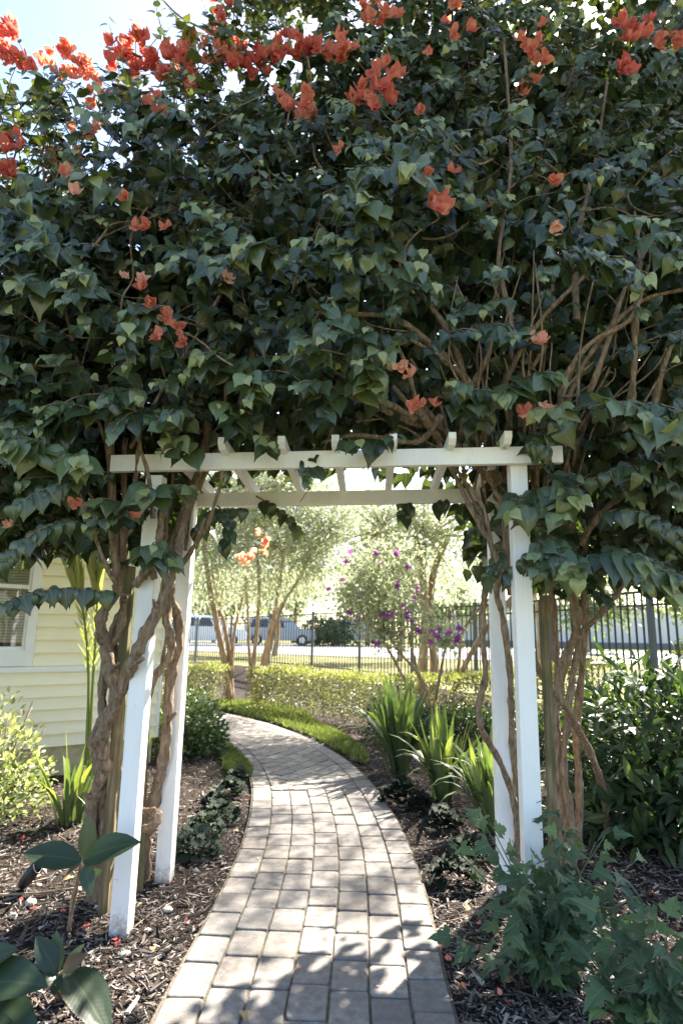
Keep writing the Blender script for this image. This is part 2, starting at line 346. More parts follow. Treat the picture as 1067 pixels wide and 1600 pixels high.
def leaf_single(name, mat, parent, tmpl, key, p, d, n, s, tint, clip=12):
    """one leaf as an object of its own; look-alikes share mesh data"""
    q = int(min(.999, max(0, tint)) * clip); k_ = (key, q)
    if k_ not in _single:
        tv, tf, tm, tve = tmpl; fl = [i for f in tf for i in f]; fs = np.cumsum([0] + [len(f) for f in tf])[:-1]
        me = raw(tv, fl, fs, np.full(len(tv), (q + .5) / clip), tm, tve, name=name); me.materials.append(MAT[mat]); _single[k_] = me
    o = bpy.data.objects.new(name, _single[k_]); COL.objects.link(o)
    y = Vector(d).normalized(); z = Vector(n); z = (z - y * z.dot(y)).normalized(); x = y.cross(z)
    M = Matrix((x * s, y * s, z * s)).transposed().to_4x4(); M.translation = Vector(p)
    o.matrix_basis = M
    if parent is not None: o.parent = parent; o.matrix_parent_inverse = Matrix.Translation(-Vector(parent['_b']))
    return o
def inpoly(x, y, poly):
    r = False; j = len(poly) - 1
    for i in range(len(poly)):
        xi, yi = poly[i][0], poly[i][1]; xj, yj = poly[j][0], poly[j][1]
        if (yi > y) != (yj > y) and x < (xj - xi) * (y - yi) / (yj - yi) + xi: r = not r
        j = i
    return r
# ------------------------------------------------------------------ ground
FENCE = [(5.6, 4.2), (4.05, 7.2), (2.42, 11.0), (-.55, 15.5), (-2.9, 18.0), (-4.95, 20.0), (-9.5, 24.0)]
FX = [p[0] for p in FENCE][::-1]; FY = [p[1] for p in FENCE][::-1]
def fdist(x, y): return y - np.interp(x, FX, FY)
def gz(x, y):
    t = np.clip((fdist(x, y) + 3.2) / 2.6, 0, 1); return .42 * t * t * (3 - 2 * t)
def vnoise(x, y, s, seed=0):
    return (np.sin(x * s * 1.3 + seed + 2.1 * np.sin(y * s * .7 + seed)) + np.sin(y * s * 1.7 + 1.3 * np.sin(x * s * 1.1 + 2 + seed)) + np.sin((x + y) * s * 2.3 + seed * 2)) / 3
def grid_sheet(name, xs, ys, zf, mat, keep=None):
    X, Yg = np.meshgrid(xs, ys); Z = zf(X, Yg); n, m_ = X.shape
    V = np.stack([X, Yg, Z], -1).reshape(-1, 3); i = np.arange(n * m_).reshape(n, m_)
    Q = np.stack([i[:-1, :-1], i[:-1, 1:], i[1:, 1:], i[1:, :-1]], -1).reshape(-1, 4)
    if keep is not None:
        k_ = keep(X, Yg)[:-1, :-1].ravel(); Q = Q[k_]
    o = link(name, raw(V, Q.ravel(), np.arange(len(Q)) * 4, name=name), mat); return tag(o, kind='structure')
dense = np.arange(-10, 10.01, .25)
xs = np.concatenate([[-400, -200, -100, -60, -40, -25, -15], dense, [15, 25, 40, 60, 100, 200, 400]])
ys = np.concatenate([[-60, -20, -8], np.arange(-2, 24, .25), [26, 30, 40, 60, 100, 200, 400]])
grid_sheet('ground', xs, ys, lambda x, y: gz(x, y) - .03, 'far_grass')
PC = catmull([(-.12, .6), (-.11, 1.6), (-.10, 2.66), (-.08, 3.2), (-.06, 3.8), (-.07, 4.6), (-.13, 5.4), (-.24, 6.2), (-.48, 7.2), (-.86, 8.2), (-1.32, 9.1), (-1.95, 10.0), (-2.75, 10.8), (-3.7, 11.4), (-4.8, 11.9)], 12)
PS = np.concatenate([[0], np.cumsum(np.linalg.norm(np.diff(PC, axis=0), axis=1))])
PT = np.gradient(PC, axis=0); PT /= np.linalg.norm(PT, axis=1)[:, None]
def pmap(s, t):
    x = np.interp(s, PS, PC[:, 0]); y = np.interp(s, PS, PC[:, 1]); tx = np.interp(s, PS, PT[:, 0]); ty = np.interp(s, PS, PT[:, 1]); l_ = math.hypot(tx, ty)
    return x + ty / l_ * t, y - tx / l_ * t
HWID = .572
def pdist(x, y):
    x = np.asarray(x, float); y = np.asarray(y, float); sh = x.shape
    d = np.min((x.reshape(-1, 1) - PC[None, ::3, 0]) ** 2 + (y.reshape(-1, 1) - PC[None, ::3, 1]) ** 2, axis=1)
    return np.sqrt(d).reshape(sh)
def mulch_z(x, y):
    b = .012 + .010 * vnoise(x, y, 9) + .006 * vnoise(x, y, 23, 3) + .012 * vnoise(x, y, 2.2, 5)
    p = np.clip((pdist(x, y) - HWID + .02) / .12, 0, 1); return gz(x, y) + b * p + .004
grid_sheet('mulch_bed', np.arange(-6, 6.5, .09), np.arange(.5, 19, .09), mulch_z, 'mulch_soil', lambda X, Yg: fdist(X, Yg) < -.15)
# road beyond the fence
grid_sheet('road', np.array([-120, -60, -30, 0, 30, 60, 120.]), np.array([0, .5, 1.]), lambda x, y: x * 0 + .42, 'road')
ro = bpy.data.objects['road']
me = ro.data; co = np.zeros(len(me.vertices) * 3, np.float32); me.vertices.foreach_get('co', co); co = co.reshape(-1, 3)
co[:, 1] = 25 + co[:, 1] * 17 - .42 * np.minimum(co[:, 0], 12) * (1) ; me.vertices.foreach_set('co', co.ravel()); me.update()

# ------------------------------------------------------------------ path of pavers
bed = MB(); ss = np.linspace(0, PS[-1], 120)
for s in ss:
    for t in (-HWID - .01, HWID + .01):
        x, y = pmap(s, t); bed.v.append((x, y, .0395))
bed.f = [(2 * i, 2 * i + 1, 2 * i + 3, 2 * i + 2) for i in range(len(ss) - 1)]
path = tag(link('path', bed.mesh('path'), 'joint_sand'), kind='structure'); sub(path)
def clip(poly, axis, val, sign):
    out_ = []
    for i in range(len(poly)):
        a, b = poly[i], poly[(i + 1) % len(poly)]; da, db = sign * (a[axis] - val), sign * (b[axis] - val)
        if da >= 0: out_.append(a)
        if da * db < 0:
            t = da / (da - db); out_.append((a[0] + (b[0] - a[0]) * t, a[1] + (b[1] - a[1]) * t))
    return out_
def area(p): return .5 * sum(p[i][0] * p[(i + 1) % len(p)][1] - p[(i + 1) % len(p)][0] * p[i][1] for i in range(len(p)))
def inset(poly, d):
    c = np.mean(poly, axis=0); P = np.array(poly)
    n = len(P); out_ = []
    for i in range(n):
        a, b, c2 = P[i - 1], P[i], P[(i + 1) % n]; e1 = (b - a) / (np.linalg.norm(b - a) + 1e-9); e2 = (c2 - b) / (np.linalg.norm(c2 - b) + 1e-9)
        n1 = np.array([-e1[1], e1[0]]); n2 = np.array([-e2[1], e2[0]]); m_ = n1 + n2; l_ = m_ @ m_
        out_.append(b + m_ * (2 * d / l_ if l_ > .5 else d)); 
    return np.array(out_)
def paver(poly, far=False):
    if len(poly) < 3: return None
    if area(poly) < 0: poly = poly[::-1]
    if abs(area(poly)) < .0025: return None
    P = inset(poly, .003 + rng.random() * .002)
    cut = .016; R_ = []                       # corners knocked off
    for i in range(len(P)):
        a, b, c2 = P[i - 1], P[i], P[(i + 1) % len(P)]
        e1, e2 = a - b, c2 - b; l1, l2 = np.linalg.norm(e1), np.linalg.norm(e2)
        k1, k2 = min(.3, cut * (.6 + rng.random() * .8) / l1), min(.3, cut * (.6 + rng.random() * .8) / l2)
        R_ += [b + e1 * k1, b + (e1 * k1 + e2 * k2) * .28, b + e2 * k2]
    R_ = np.array(R_) + rng.normal(0, .0011, (len(R_), 2)); cen = R_.mean(0)
    top = cen + (R_ - cen) * (1 - .009 / np.maximum(.03, np.linalg.norm(R_ - cen, axis=1)))[:, None]
    h = .050 + rng.normal(0, .0017); tx, ty = rng.normal(0, .008, 2); n = len(R_); V = []
    for ring, z in ((R_, .018), (R_, h - .008), (cen + (R_ - cen) * (1 - .003 / np.maximum(.03, np.linalg.norm(R_ - cen, axis=1)))[:, None], h - .0025), (top, h)):
        for q in ring:
            x, y = pmap(q[0], q[1]); V.append((x, y, z + (tx * (q[0] - cen[0]) + ty * (q[1] - cen[1]) if z > .02 else 0)))
    F = [(r * n + i, r * n + (i + 1) % n, (r + 1) * n + (i + 1) % n, (r + 1) * n + i) for r in range(3) for i in range(n)] + [tuple(range(3 * n, 4 * n))]
    x0, y0 = pmap(*cen); V = [(v[0] - x0, v[1] - y0, v[2]) for v in V]
    F = [f[::-1] for f in F]                  # (s,t) runs clockwise on the ground
    return V, F, (x0, y0, 0)
S_TR = float(np.interp(5.93, PC[:, 1], PS)); PWID = 2 * HWID / 7; PLEN = .238
polys = []
for c in range(7):
    far_edge = c in (0, 6); t0 = -HWID + c * PWID; s = -rng.random() * .2 + (PLEN / 2 if c % 2 else 0)
    end = PS[-1] if far_edge else S_TR
    while s < end - .02:
        L = PLEN * (1 + rng.normal(0, .012)); e = min(s + L, end)
        if e - s > .05 and e > 1.0: polys.append([(s, t0), (e, t0), (e, t0 + PWID), (s, t0 + PWID)])
        s = e
ti = HWID - PWID; a45 = R(43); ca, sa = math.cos(a45), math.sin(a45)
wd, ln = .165, .245
for i in range(-60, 60):                      # running bond laid on the diagonal between the edge courses
    for j in range(-60, 60):
        u = i * ln + (ln / 2 if j % 2 else 0); v2 = j * wd
        q = [(u, v2), (u + ln, v2), (u + ln, v2 + wd), (u, v2 + wd)]
        q = [(S_TR + 3 + a * ca - b * sa, a * sa + b * ca) for a, b in q]
        if max(p[0] for p in q) < S_TR or min(p[0] for p in q) > PS[-1]: continue
        if max(p[1] for p in q) < -ti or min(p[1] for p in q) > ti: continue
        for ax_, va, sg in ((0, S_TR, 1), (0, PS[-1], -1), (1, -ti, 1), (1, ti, -1)):
            q = clip(q, ax_, va, sg)
            if not q: break
        if q: polys.append(q)
pv = [p for p in (paver(q) for q in polys) if p]
pv.sort(key=lambda p: p[2][1])
for V, F, o_ in pv[:300]:
    me = bpy.data.meshes.new('paver'); me.from_pydata(V, [], F); me.update(); link('paver', me, 'paver', path, o_)
rest = MB()
for V, F, o_ in pv[300:]: rest.add([(v[0] + o_[0], v[1] + o_[1], v[2]) for v in V], F)
if rest.v: tag(link('distant_pavers', rest.mesh(), 'paver', path), kind='stuff')

# ------------------------------------------------------------------ arbor
AYAW = .0504; AA = Vector((math.cos(AYAW), -math.sin(AYAW), 0)); AB = Vector((math.sin(AYAW), math.cos(AYAW), 0)); AO = Vector((-1.0915, 3.2554, 0))
AW, AD, AP, ZB, BH, SL = 2.0045, .632, .0908, 2.325, .094, .0253
def A(u, v_, z=0): return AO + AA * u + AB * v_ + Vector((0, 0, z))
arb = thing('garden_arbor', A(AW / 2, AD / 2, 0), 'white painted timber arbor spanning the paver path beneath the vines', 'arbor')
UP = Vector((0, 0, 1)); SLV = Vector((0, 0, SL))
for u, v_ in ((0, 0), (AW, 0), (0, AD), (AW, AD)):
    box_part('post', 'white_paint', arb, A(u, v_, -.05), AA * AP, AB * AP, UP * (ZB + .05 + SL * u + .03 * (u > 0)), .005)
BA = AA + SLV
box_part('beam', 'white_paint', arb, A(-.19, -.045, ZB + .012 - SL * .19), BA * (AW + .46), AB * .042, UP * BH, .004)
box_part('beam', 'white_paint', arb, A(-.19, AD + AP + .003, ZB - .035 - SL * .19), BA * (AW + .46), AB * .042, UP * BH, .004)
for i in range(7):
    u = .13 + i * (AW - .18) / 6 + random.uniform(-.02, .02); z0 = ZB + .012 + BH + SL * u - .012
    b = MB(); d = AB * (AD + .36) + Vector((0, 0, -.045)); o_ = A(u, -.165, z0); wv = AA * .04
    h = UP * .062
    b.add([o_ + AB * .03, o_ + wv + AB * .03, o_ + wv + d - AB * .03, o_ + d - AB * .03, o_ + h * .45, o_ + wv + h * .45, o_ + wv + d + h * .45, o_ + d + h * .45, o_ + h, o_ + wv + h, o_ + wv + d + h, o_ + d + h],
          [(0, 3, 2, 1), (8, 9, 10, 11), (0, 1, 5, 4), (4, 5, 9, 8), (3, 7, 6, 2), (7, 11, 10, 6), (0, 4, 7, 3), (4, 8, 11, 7), (1, 2, 6, 5), (5, 6, 10, 9)])
    link('rafter', b.mesh(bevel=.003), 'white_paint', arb)
# rough stakes beside the posts
def stake(px0, py0, px1, py1, y, wdt, label, dy=.02):
    p0, p1 = G(px0, py0), None; p0 = Y(px0, py0, y); p0.z = min(p0.z, 0) if p0.z < .1 else p0.z
    p1 = Y(px1, py1, y + dy); p0 = p0 + (p0 - p1).normalized() * .06; b = MB(); d = p1 - p0
    b.box(-Vector((wdt / 2, wdt / 2, 0)), (wdt, 0, 0), (0, wdt, 0), d)
    o = link('timber_stake', b.mesh(bevel=.004), 'stake_wood', None, p0); return tag(o, label, 'stake')
stake(163, 1425, 204, 885, 3.50, .052, 'weathered greenish timber stake close against the gnarled left vine trunks')
stake(219, 1392, 232, 1040, 3.78, .034, 'thin brown timber stake between the two white posts left of the path')
stake(868, 1395, 849, 930, 3.42, .044, 'mossy square timber stake right behind the vine-side front post')

# ------------------------------------------------------------------ house
HO = Vector((-2.84, 6.40, 0)); HD = Vector((.80, .60, 0)); HN = Vector((.60, -.80, 0))
def H(t, z, out_=0.0): return HO + HD * t + HN * out_ + Vector((0, 0, z))
def WP(px, py):                              # pixel -> (t, z) on the house wall
    d = Vector(ray(px, py)); k_ = (HO - Vector((0, 0, CAM_H))).dot(HN) / d.dot(HN); p = Vector((0, 0, CAM_H)) + d * k_
    return (p - HO).dot(HD), p.z
house = thing('house', H(-1, 0), 'cream clapboard house with a white framed window beside the arbor', 'house')
T0, T1 = -5.0, 1.02
ZS = WP(60, 1168)[1]; ZL = WP(60, 1046)[1]; tw_o = WP(62, 930)[0]; zt_w = WP(20, 826)[1]; tg = WP(44, 930)[0]; zm = WP(40, 917)[1]; zg0 = WP(20, 1010)[1]; ztop = WP(30, 783)[1]
print('house', ZS, ZL, tw_o, zt_w, tg, zm, zg0, ztop)
box_part('foundation', 'foundation', house, H(T0, -.3, -.35), HD * (T1 - T0 - .01), HN * .325, UP * (ZS + .3), .004)
box_part('wall_core', 'siding', house, H(T0, ZS + .01, -3.4), HD * (T1 - T0 - .03), HN * 3.37, UP * (ztop - ZS), 0)
def board(z, h, t0, t1):
    b = MB(); e = [H(t0, z, .004), H(t0, z, .036), H(t0, z + h + .006, .003), H(t0, z + h + .012, -.006)]; f_ = [p + HD * (t1 - t0) for p in e]
    b.add(e + f_, [(0, 1, 2, 3), (7, 6, 5, 4), (1, 5, 6, 2), (0, 4, 5, 1), (2, 6, 7, 3), (3, 7, 4, 0)]); return link('siding_board', b.mesh(), 'siding', house)
nb = max(1, round((ZL - ZS) / .128)); hb = (ZL - .03 - ZS) / nb
for i in range(nb): board(ZS + i * hb, hb, T0, T1)
sh = .13; z = ZL + .035; tl = tw_o - 1.25
while z < ztop - .02:
    hh = min(sh, ztop - z)
    if z < zt_w + .12:
        board(z, hh, tw_o + .003, T1); board(z, hh, T0, tl - .003)
    else: board(z, hh, T0, T1)
    z += sh
box_part('water_table', 'trim_white', house, H(T0, ZL - .028, .004), HD * (T1 - T0 + .03), HN * .045, UP * .06, .008)
box_part('corner_board', 'trim_white', house, H(T1 + .002, ZS, -.05), HD * .03, HN * .085, UP * (ztop - ZS), .004)
win = sub(box_part('window', 'trim_white', house, H(tl, ZL + .034, -.02), HD * .085, HN * .06, UP * (zt_w + .10 - ZL - .034), .004))
box_part('frame', 'trim_white', win, H(tw_o - .085, ZL + .034, -.02), HD * .085, HN * .06, UP * (zt_w + .10 - ZL - .034), .004)
box_part('frame', 'trim_white', win, H(tl + .086, zt_w, -.02), HD * (tw_o - tl - .172), HN * .056, UP * .10, .004)
box_part('sill', 'trim_white', win, H(tl + .086, ZL + .036, -.02), HD * (tw_o - tl - .172), HN * .075, UP * (zg0 - ZL - .07), .006)
gl, gr = tl + .10, tg
for zz, hh, dp in ((zg0 - .035, .034, .020), (zm - .02, .04, .024), (zt_w - .03, .029, .014)):
    box_part('sash_rail', 'trim_white', win, H(tl + .087, zz, -.03), HD * (tw_o - tl - .174), HN * (dp + .03), UP * hh, .003)
box_part('sash_stile', 'trim_white', win, H(gr, zg0 - .002, -.03), HD * (tw_o - .086 - gr), HN * .045, UP * (zt_w - zg0 - .03), .003)
b = MB(); b.box(H(gl, zg0, -.022), HD * (gr - gl), HN * .003, UP * (zt_w - zg0 - .03)); link('pane', b.mesh(), 'glass', win)
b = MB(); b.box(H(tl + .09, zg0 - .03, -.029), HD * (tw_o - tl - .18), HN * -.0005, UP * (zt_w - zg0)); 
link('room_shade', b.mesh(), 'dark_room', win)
sm = MB(); sm.box(Vector((0, 0, 0)), HD * (gr - gl + .02), HN * .0035 + UP * -.0225, UP * .0022); smesh = sm.mesh('blind_slat'); smesh.materials.append(MAT['blind'])
z = zg0 + .06
while z < zt_w - .01:
    link('blind_slat', smesh, None, win, H(gl - .01, z, -.0275) ); z += .0285
box_part('soffit', 'soffit', house, H(T0 - .4, ztop + .002, -.4), HD * (T1 - T0 + .5), HN * .95, UP * .02, 0)
box_part('frieze_board', 'trim_white', house, H(T0, ztop - .14, .021), HD * (T1 - T0), HN * .02, UP * .139, .003)
box_part('fascia', 'trim_white', house, H(T0 - .4, ztop - .01, .551), HD * (T1 - T0 + .5), HN * .022, UP * .17, .004)
b = MB(); e0 = [H(T0 - .45, ztop + .16, .62), H(T0 - .45, ztop + .21, .62), H(T0 - .45, ztop + 1.85, -3.4), H(T0 - .45, ztop + 1.78, -3.4)]; e1 = [p + HD * (T1 - T0 + .57) for p in e0]
b.add(e0 + e1, [(0, 1, 2, 3), (7, 6, 5, 4), (1, 5, 6, 2), (0, 4, 5, 1), (3, 2, 6, 7), (0, 3, 7, 4)]); link('roof', b.mesh(), 'roof_shingle', house)

# ------------------------------------------------------------------ fence
fence = thing('metal_fence', (FENCE[1][0], FENCE[1][1], .4), 'black metal picket fence curving behind the clipped hedge and trees', 'fence')
fp = catmull([(p[0], p[1]) for p in FENCE], 30); fs = np.concatenate([[0], np.cumsum(np.linalg.norm(np.diff(fp, axis=0), axis=1))])
def fpt(s): return Vector((float(np.interp(s, fs, fp[:, 0])), float(np.interp(s, fs, fp[:, 1])), 0))
def ftop(p): return float(np.interp(p.y, [5, 7.2, 11, 15.5, 18, 20, 24], [2.08, 2.06, 1.97, 1.89, 1.80, 1.72, 1.62]))
def fbot(p): return float(gz(p.x, p.y)) + .08
pm = MB(); pm.box((-.010, -.010, 0), (.020, 0, 0), (0, .020, 0), (0, 0, 1)); pmesh = pm.mesh('picket'); pmesh.materials.append(MAT['black_metal'])
s = .02; np_ = 0; posts = []; acc = 0; restp = MB(); nxt = 0
while s < fs[-1]:
    p = fpt(s)
    if s >= nxt: posts.append(s); nxt += 1.86
    z0, z1 = fbot(p), ftop(p) - .01
    if np_ < 300 and abs(s - posts[-1]) > .06:
        o = link('picket', pmesh, None, fence, (p.x, p.y, z0)); o.scale = (1, 1, z1 - z0); np_ += 1
    elif np_ >= 300: restp.box((p.x - .010, p.y - .010, z0), (.020, 0, 0), (0, .020, 0), (0, 0, z1 - z0))
    s += .115
if restp.v: tag(link('distant_pickets', restp.mesh(), 'black_metal', fence), kind='stuff')
for a, b_ in zip(posts[:-1], posts[1:]):
    p, q = fpt(a), fpt(b_); n_ = (q - p).normalized().cross(UP) * .014
    for hf, hh in ((lambda w_: ftop(w_), .03), (lambda w_: ftop(w_) - .17, .026), (lambda w_: fbot(w_) + .10, .028)):
        pz, qz = Vector((p.x, p.y, hf(p) - hh)), Vector((q.x, q.y, hf(q) - hh))
        b = MB(); b.box(pz - n_, qz - pz, n_ * 2, UP * hh); link('rail', b.mesh(), 'black_metal', fence)
for a in posts:
    p = fpt(a); b = MB(); zt = ftop(p) + .03; b.box((p.x - .034, p.y - .034, 0), (.068, 0, 0), (0, .068, 0), (0, 0, zt)); b.box((p.x - .04, p.y - .04, zt + .001), (.08, 0, 0), (0, .08, 0), (0, 0, .02))
    link('post', b.mesh(), 'post_metal', fence)
# ------------------------------------------------------------------ the bougainvillea over the arbor
VL = thing('bougainvillea_vine', G(165, 1420), 'flowering vine with gnarled twisted trunks on the house side of the arbor', 'vine')
VR = thing('bougainvillea_vine', G(880, 1360), 'flowering vine with fanned woody stems on the fence side of the arbor', 'vine')
def stem(par, pts, r0, r1, name='trunk', sides=14, rough=.17, seg=10):
    b = MB(); P = [Y(p[0], p[1], p[2]) for p in pts]; C = catmull(P, seg)
    n = len(C); C = C + np.cumsum(rng.normal(0, .0012, (n, 3)), axis=0) * np.linspace(0, 1, n)[:, None]
    rad = np.linspace(r0, r1, n) * (1 + .13 * np.sin(np.arange(n) * .9 + rng.random() * 6) + rng.normal(0, .05, n))
    V, F = tube_arrays(C, rad, sides, rough); b.add(V.tolist(), F); return link(name, b.mesh(smooth=True), 'bark', par)
# left: (pixel x, pixel y, depth)
stem(VL, [(146, 1415, 3.62), (140, 1330, 3.62), (146, 1250, 3.58), (165, 1205, 3.50), (160, 1175, 3.42), (162, 1140, 3.36), (186, 1085, 3.30), (206, 1035, 3.22), (222, 1000, 3.17), (248, 950, 3.17), (268, 890, 3.22), (284, 835, 3.33), (296, 780, 3.45), (318, 720, 3.5), (330, 640, 3.4)], .040, .024)
stem(VL, [(152, 1420, 3.66), (158, 1340, 3.66), (165, 1265, 3.62), (158, 1205, 3.52), (150, 1150, 3.46), (178, 1100, 3.44), (172, 1050, 3.42), (160, 1005, 3.42), (157, 965, 3.42), (180, 925, 3.40), (183, 905, 3.38), (178, 850, 3.36), (174, 770, 3.33), (171, 690, 3.3), (166, 600, 3.25)], .042, .020)
stem(VL, [(178, 1410, 3.75), (184, 1330, 3.75), (186, 1250, 3.66), (176, 1215, 3.56), (160, 1190, 3.48)], .030, .026)
stem(VL, [(172, 1425, 3.70), (176, 1330, 3.72), (182, 1230, 3.72), (180, 1120, 3.66), (186, 1040, 3.58), (176, 990, 3.52), (192, 950, 3.50), (193, 900, 3.50), (195, 800, 3.46), (196, 680, 3.44)], .032, .016)
stem(VL, [(163, 1140, 3.50), (160, 1080, 3.50), (168, 1020, 3.50), (186, 985, 3.48), (190, 930, 3.46)], .024, .02)
stem(VL, [(226, 1385, 3.95), (226, 1330, 3.92), (232, 1290, 3.88), (246, 1230, 3.85), (256, 1190, 3.82), (262, 1130, 3.80), (268, 1060, 3.78), (280, 1000, 3.76), (277, 960, 3.72), (264, 920, 3.64), (268, 860, 3.60), (285, 810, 3.60), (318, 745, 3.6), (350, 690, 3.5), (390, 600, 3.4), (400, 500, 3.3)], .036, .022)
stem(VL, [(222, 1268, 3.66), (243, 1270, 3.58), (249, 1280, 3.56), (240, 1292, 3.58), (222, 1298, 3.66)], .022, .022)
stem(VL, [(226, 1120, 3.80), (240, 1062, 3.68), (262, 1030, 3.64), (266, 1000, 3.62), (258, 970, 3.62), (266, 915, 3.66)], .018, .026)
stem(VL, [(238, 1060, 3.70), (252, 1040, 3.72), (262, 990, 3.72)], .010, .009)
stem(VL, [(243, 905, 3.24), (232, 880, 3.22), (222, 905, 3.24)], .018, .022)
stem(VL, [(212, 915, 3.22), (232, 885, 3.18), (246, 850, 3.15), (252, 800, 3.2), (262, 770, 3.36)], .020, .018)
for pts in ([(240, 810, 3.14), (232, 745, 3.12), (216, 690, 3.12), (205, 620, 3.15)], [(210, 800, 3.24), (213, 740, 3.22), (220, 680, 3.2), (224, 600, 3.2)], [(270, 890, 3.55), (284, 800, 3.6), (296, 740, 3.7), (300, 640, 3.7)], [(255, 880, 3.5), (262, 800, 3.5), (270, 740, 3.55), (262, 640, 3.6)],
            [(285, 880, 3.50), (306, 850, 3.4), (326, 815, 3.3), (342, 760, 3.25), (348, 700, 3.2), (350, 600, 3.15)], [(278, 893, 3.5), (300, 862, 3.36), (322, 810, 3.26)], [(290, 860, 3.62), (300, 790, 3.72), (330, 715, 3.8), (385, 640, 3.7)],
            [(198, 940, 3.30), (160, 870, 3.1), (135, 790, 3.05), (110, 745, 3.0)], [(300, 760, 3.70), (340, 700, 3.8), (420, 610, 3.7), (520, 520, 3.6)], [(205, 700, 3.2), (260, 600, 3.3), (340, 470, 3.4), (400, 330, 3.6)], [(170, 700, 3.3), (120, 560, 3.3), (90, 400, 3.5), (60, 200, 3.7)]):
    stem(VL, pts, .013, .008, 'branch', 8)
for (px, py, y), (qx, qy, qy_), r in (((206, 1040, 3.20), (222, 1030, 3.12), .016), ((160, 1005, 3.40), (148, 990, 3.33), .014), ((180, 1100, 3.42), (192, 1092, 3.36), .018), ((264, 1125, 3.78), (276, 1112, 3.72), .012), ((146, 1250, 3.56), (134, 1238, 3.5), .015), ((248, 950, 3.16), (238, 936, 3.08), .012), ((172, 1050, 3.4), (184, 1036, 3.32), .012)):
    stem(VL, [(px, py, y), ((px + qx) / 2, (py + qy) / 2 + 1, (y + qy_) / 2), (qx, qy, qy_)], r * 1.25, r * .7, 'stub', 10, .2, 5)
# right
stem(VR, [(806, 1345, 3.80), (808, 1290, 3.76), (798, 1235, 3.70), (775, 1180, 3.58), (752, 1140, 3.46), (747, 1100, 3.40), (757, 1055, 3.36), (752, 985, 3.32), (756, 915, 3.30), (771, 880, 3.32), (765, 852, 3.34), (738, 800, 3.36), (716, 755, 3.38), (697, 715, 3.4), (668, 665, 3.36), (610, 600, 3.3)], 0.0187, 0.0130)
stem(VR, [(768, 858, 3.34), (760, 810, 3.33), (745, 775, 3.34), (722, 745, 3.36), (706, 715, 3.4), (690, 640, 3.4), (640, 560, 3.3)], 0.0115, 0.0094)
stem(VR, [(764, 850, 3.36), (752, 805, 3.38), (732, 770, 3.40), (724, 735, 3.42), (730, 690, 3.42), (720, 600, 3.4)], 0.0094, 0.0079)
stem(VR, [(808, 1345, 3.85), (806, 1240, 3.80), (799, 1130, 3.74), (796, 1050, 3.66), (786, 970, 3.60), (776, 925, 3.55), (788, 880, 3.5), (795, 820, 3.48), (787, 770, 3.48), (765, 735, 3.48), (720, 700, 3.45), (660, 640, 3.4)], 0.0174, 0.0174)
stem(VR, [(798, 930, 3.56), (790, 860, 3.52), (790, 790, 3.5), (788, 730, 3.5), (800, 640, 3.4), (850, 540, 3.3)], 0.0187, 0.0144)
stem(VR, [(795, 820, 3.44), (778, 770, 3.42), (750, 735, 3.40), (728, 718, 3.40), (690, 670, 3.4)], 0.0217, 0.0174)
stem(VR, [(868, 1365, 4.05), (880, 1290, 4.05), (872, 1200, 4.02), (868, 1110, 3.96), (884, 1030, 3.90), (901, 985, 3.86), (898, 930, 3.80), (894, 850, 3.72), (893, 770, 3.62), (905, 690, 3.5), (940, 600, 3.4)], 0.0361, 0.0159)
stem(VR, [(892, 1372, 4.10), (905, 1260, 4.10), (900, 1150, 4.08), (908, 1050, 4.02), (914, 960, 3.96), (910, 880, 3.9), (930, 800, 3.8), (980, 740, 3.6)], 0.0260, 0.0159)
stem(VR, [(880, 1375, 4.0), (893, 1290, 4.0), (880, 1210, 3.98), (884, 1130, 3.95), (893, 1050, 3.92), (902, 990, 3.9)], 0.0217, 0.0187)
stem(VR, [(904, 992, 3.90), (925, 972, 3.80), (950, 945, 3.7), (985, 895, 3.6), (1010, 850, 3.5)], 0.0174, 0.0101)
stem(VR, [(830, 1020, 3.56), (850, 1062, 3.56), (880, 1100, 3.65), (908, 1150, 3.9), (934, 1205, 4.2), (946, 1255, 4.5), (950, 1318, 4.78)], 0.0187, 0.0260)
stem(VR, [(848, 1205, 3.60), (862, 1250, 3.58), (880, 1300, 3.85), (902, 1365, 4.12)], 0.0159, 0.0174)
stem(VR, [(866, 1160, 4.2), (870, 1060, 4.2), (866, 960, 4.15), (856, 880, 4.1), (846, 780, 4.0), (830, 700, 3.9)], 0.0217, 0.0187)
stem(VR, [(845, 880, 3.7), (836, 800, 3.66), (834, 740, 3.6), (850, 640, 3.5)], 0.0246, 0.0202)
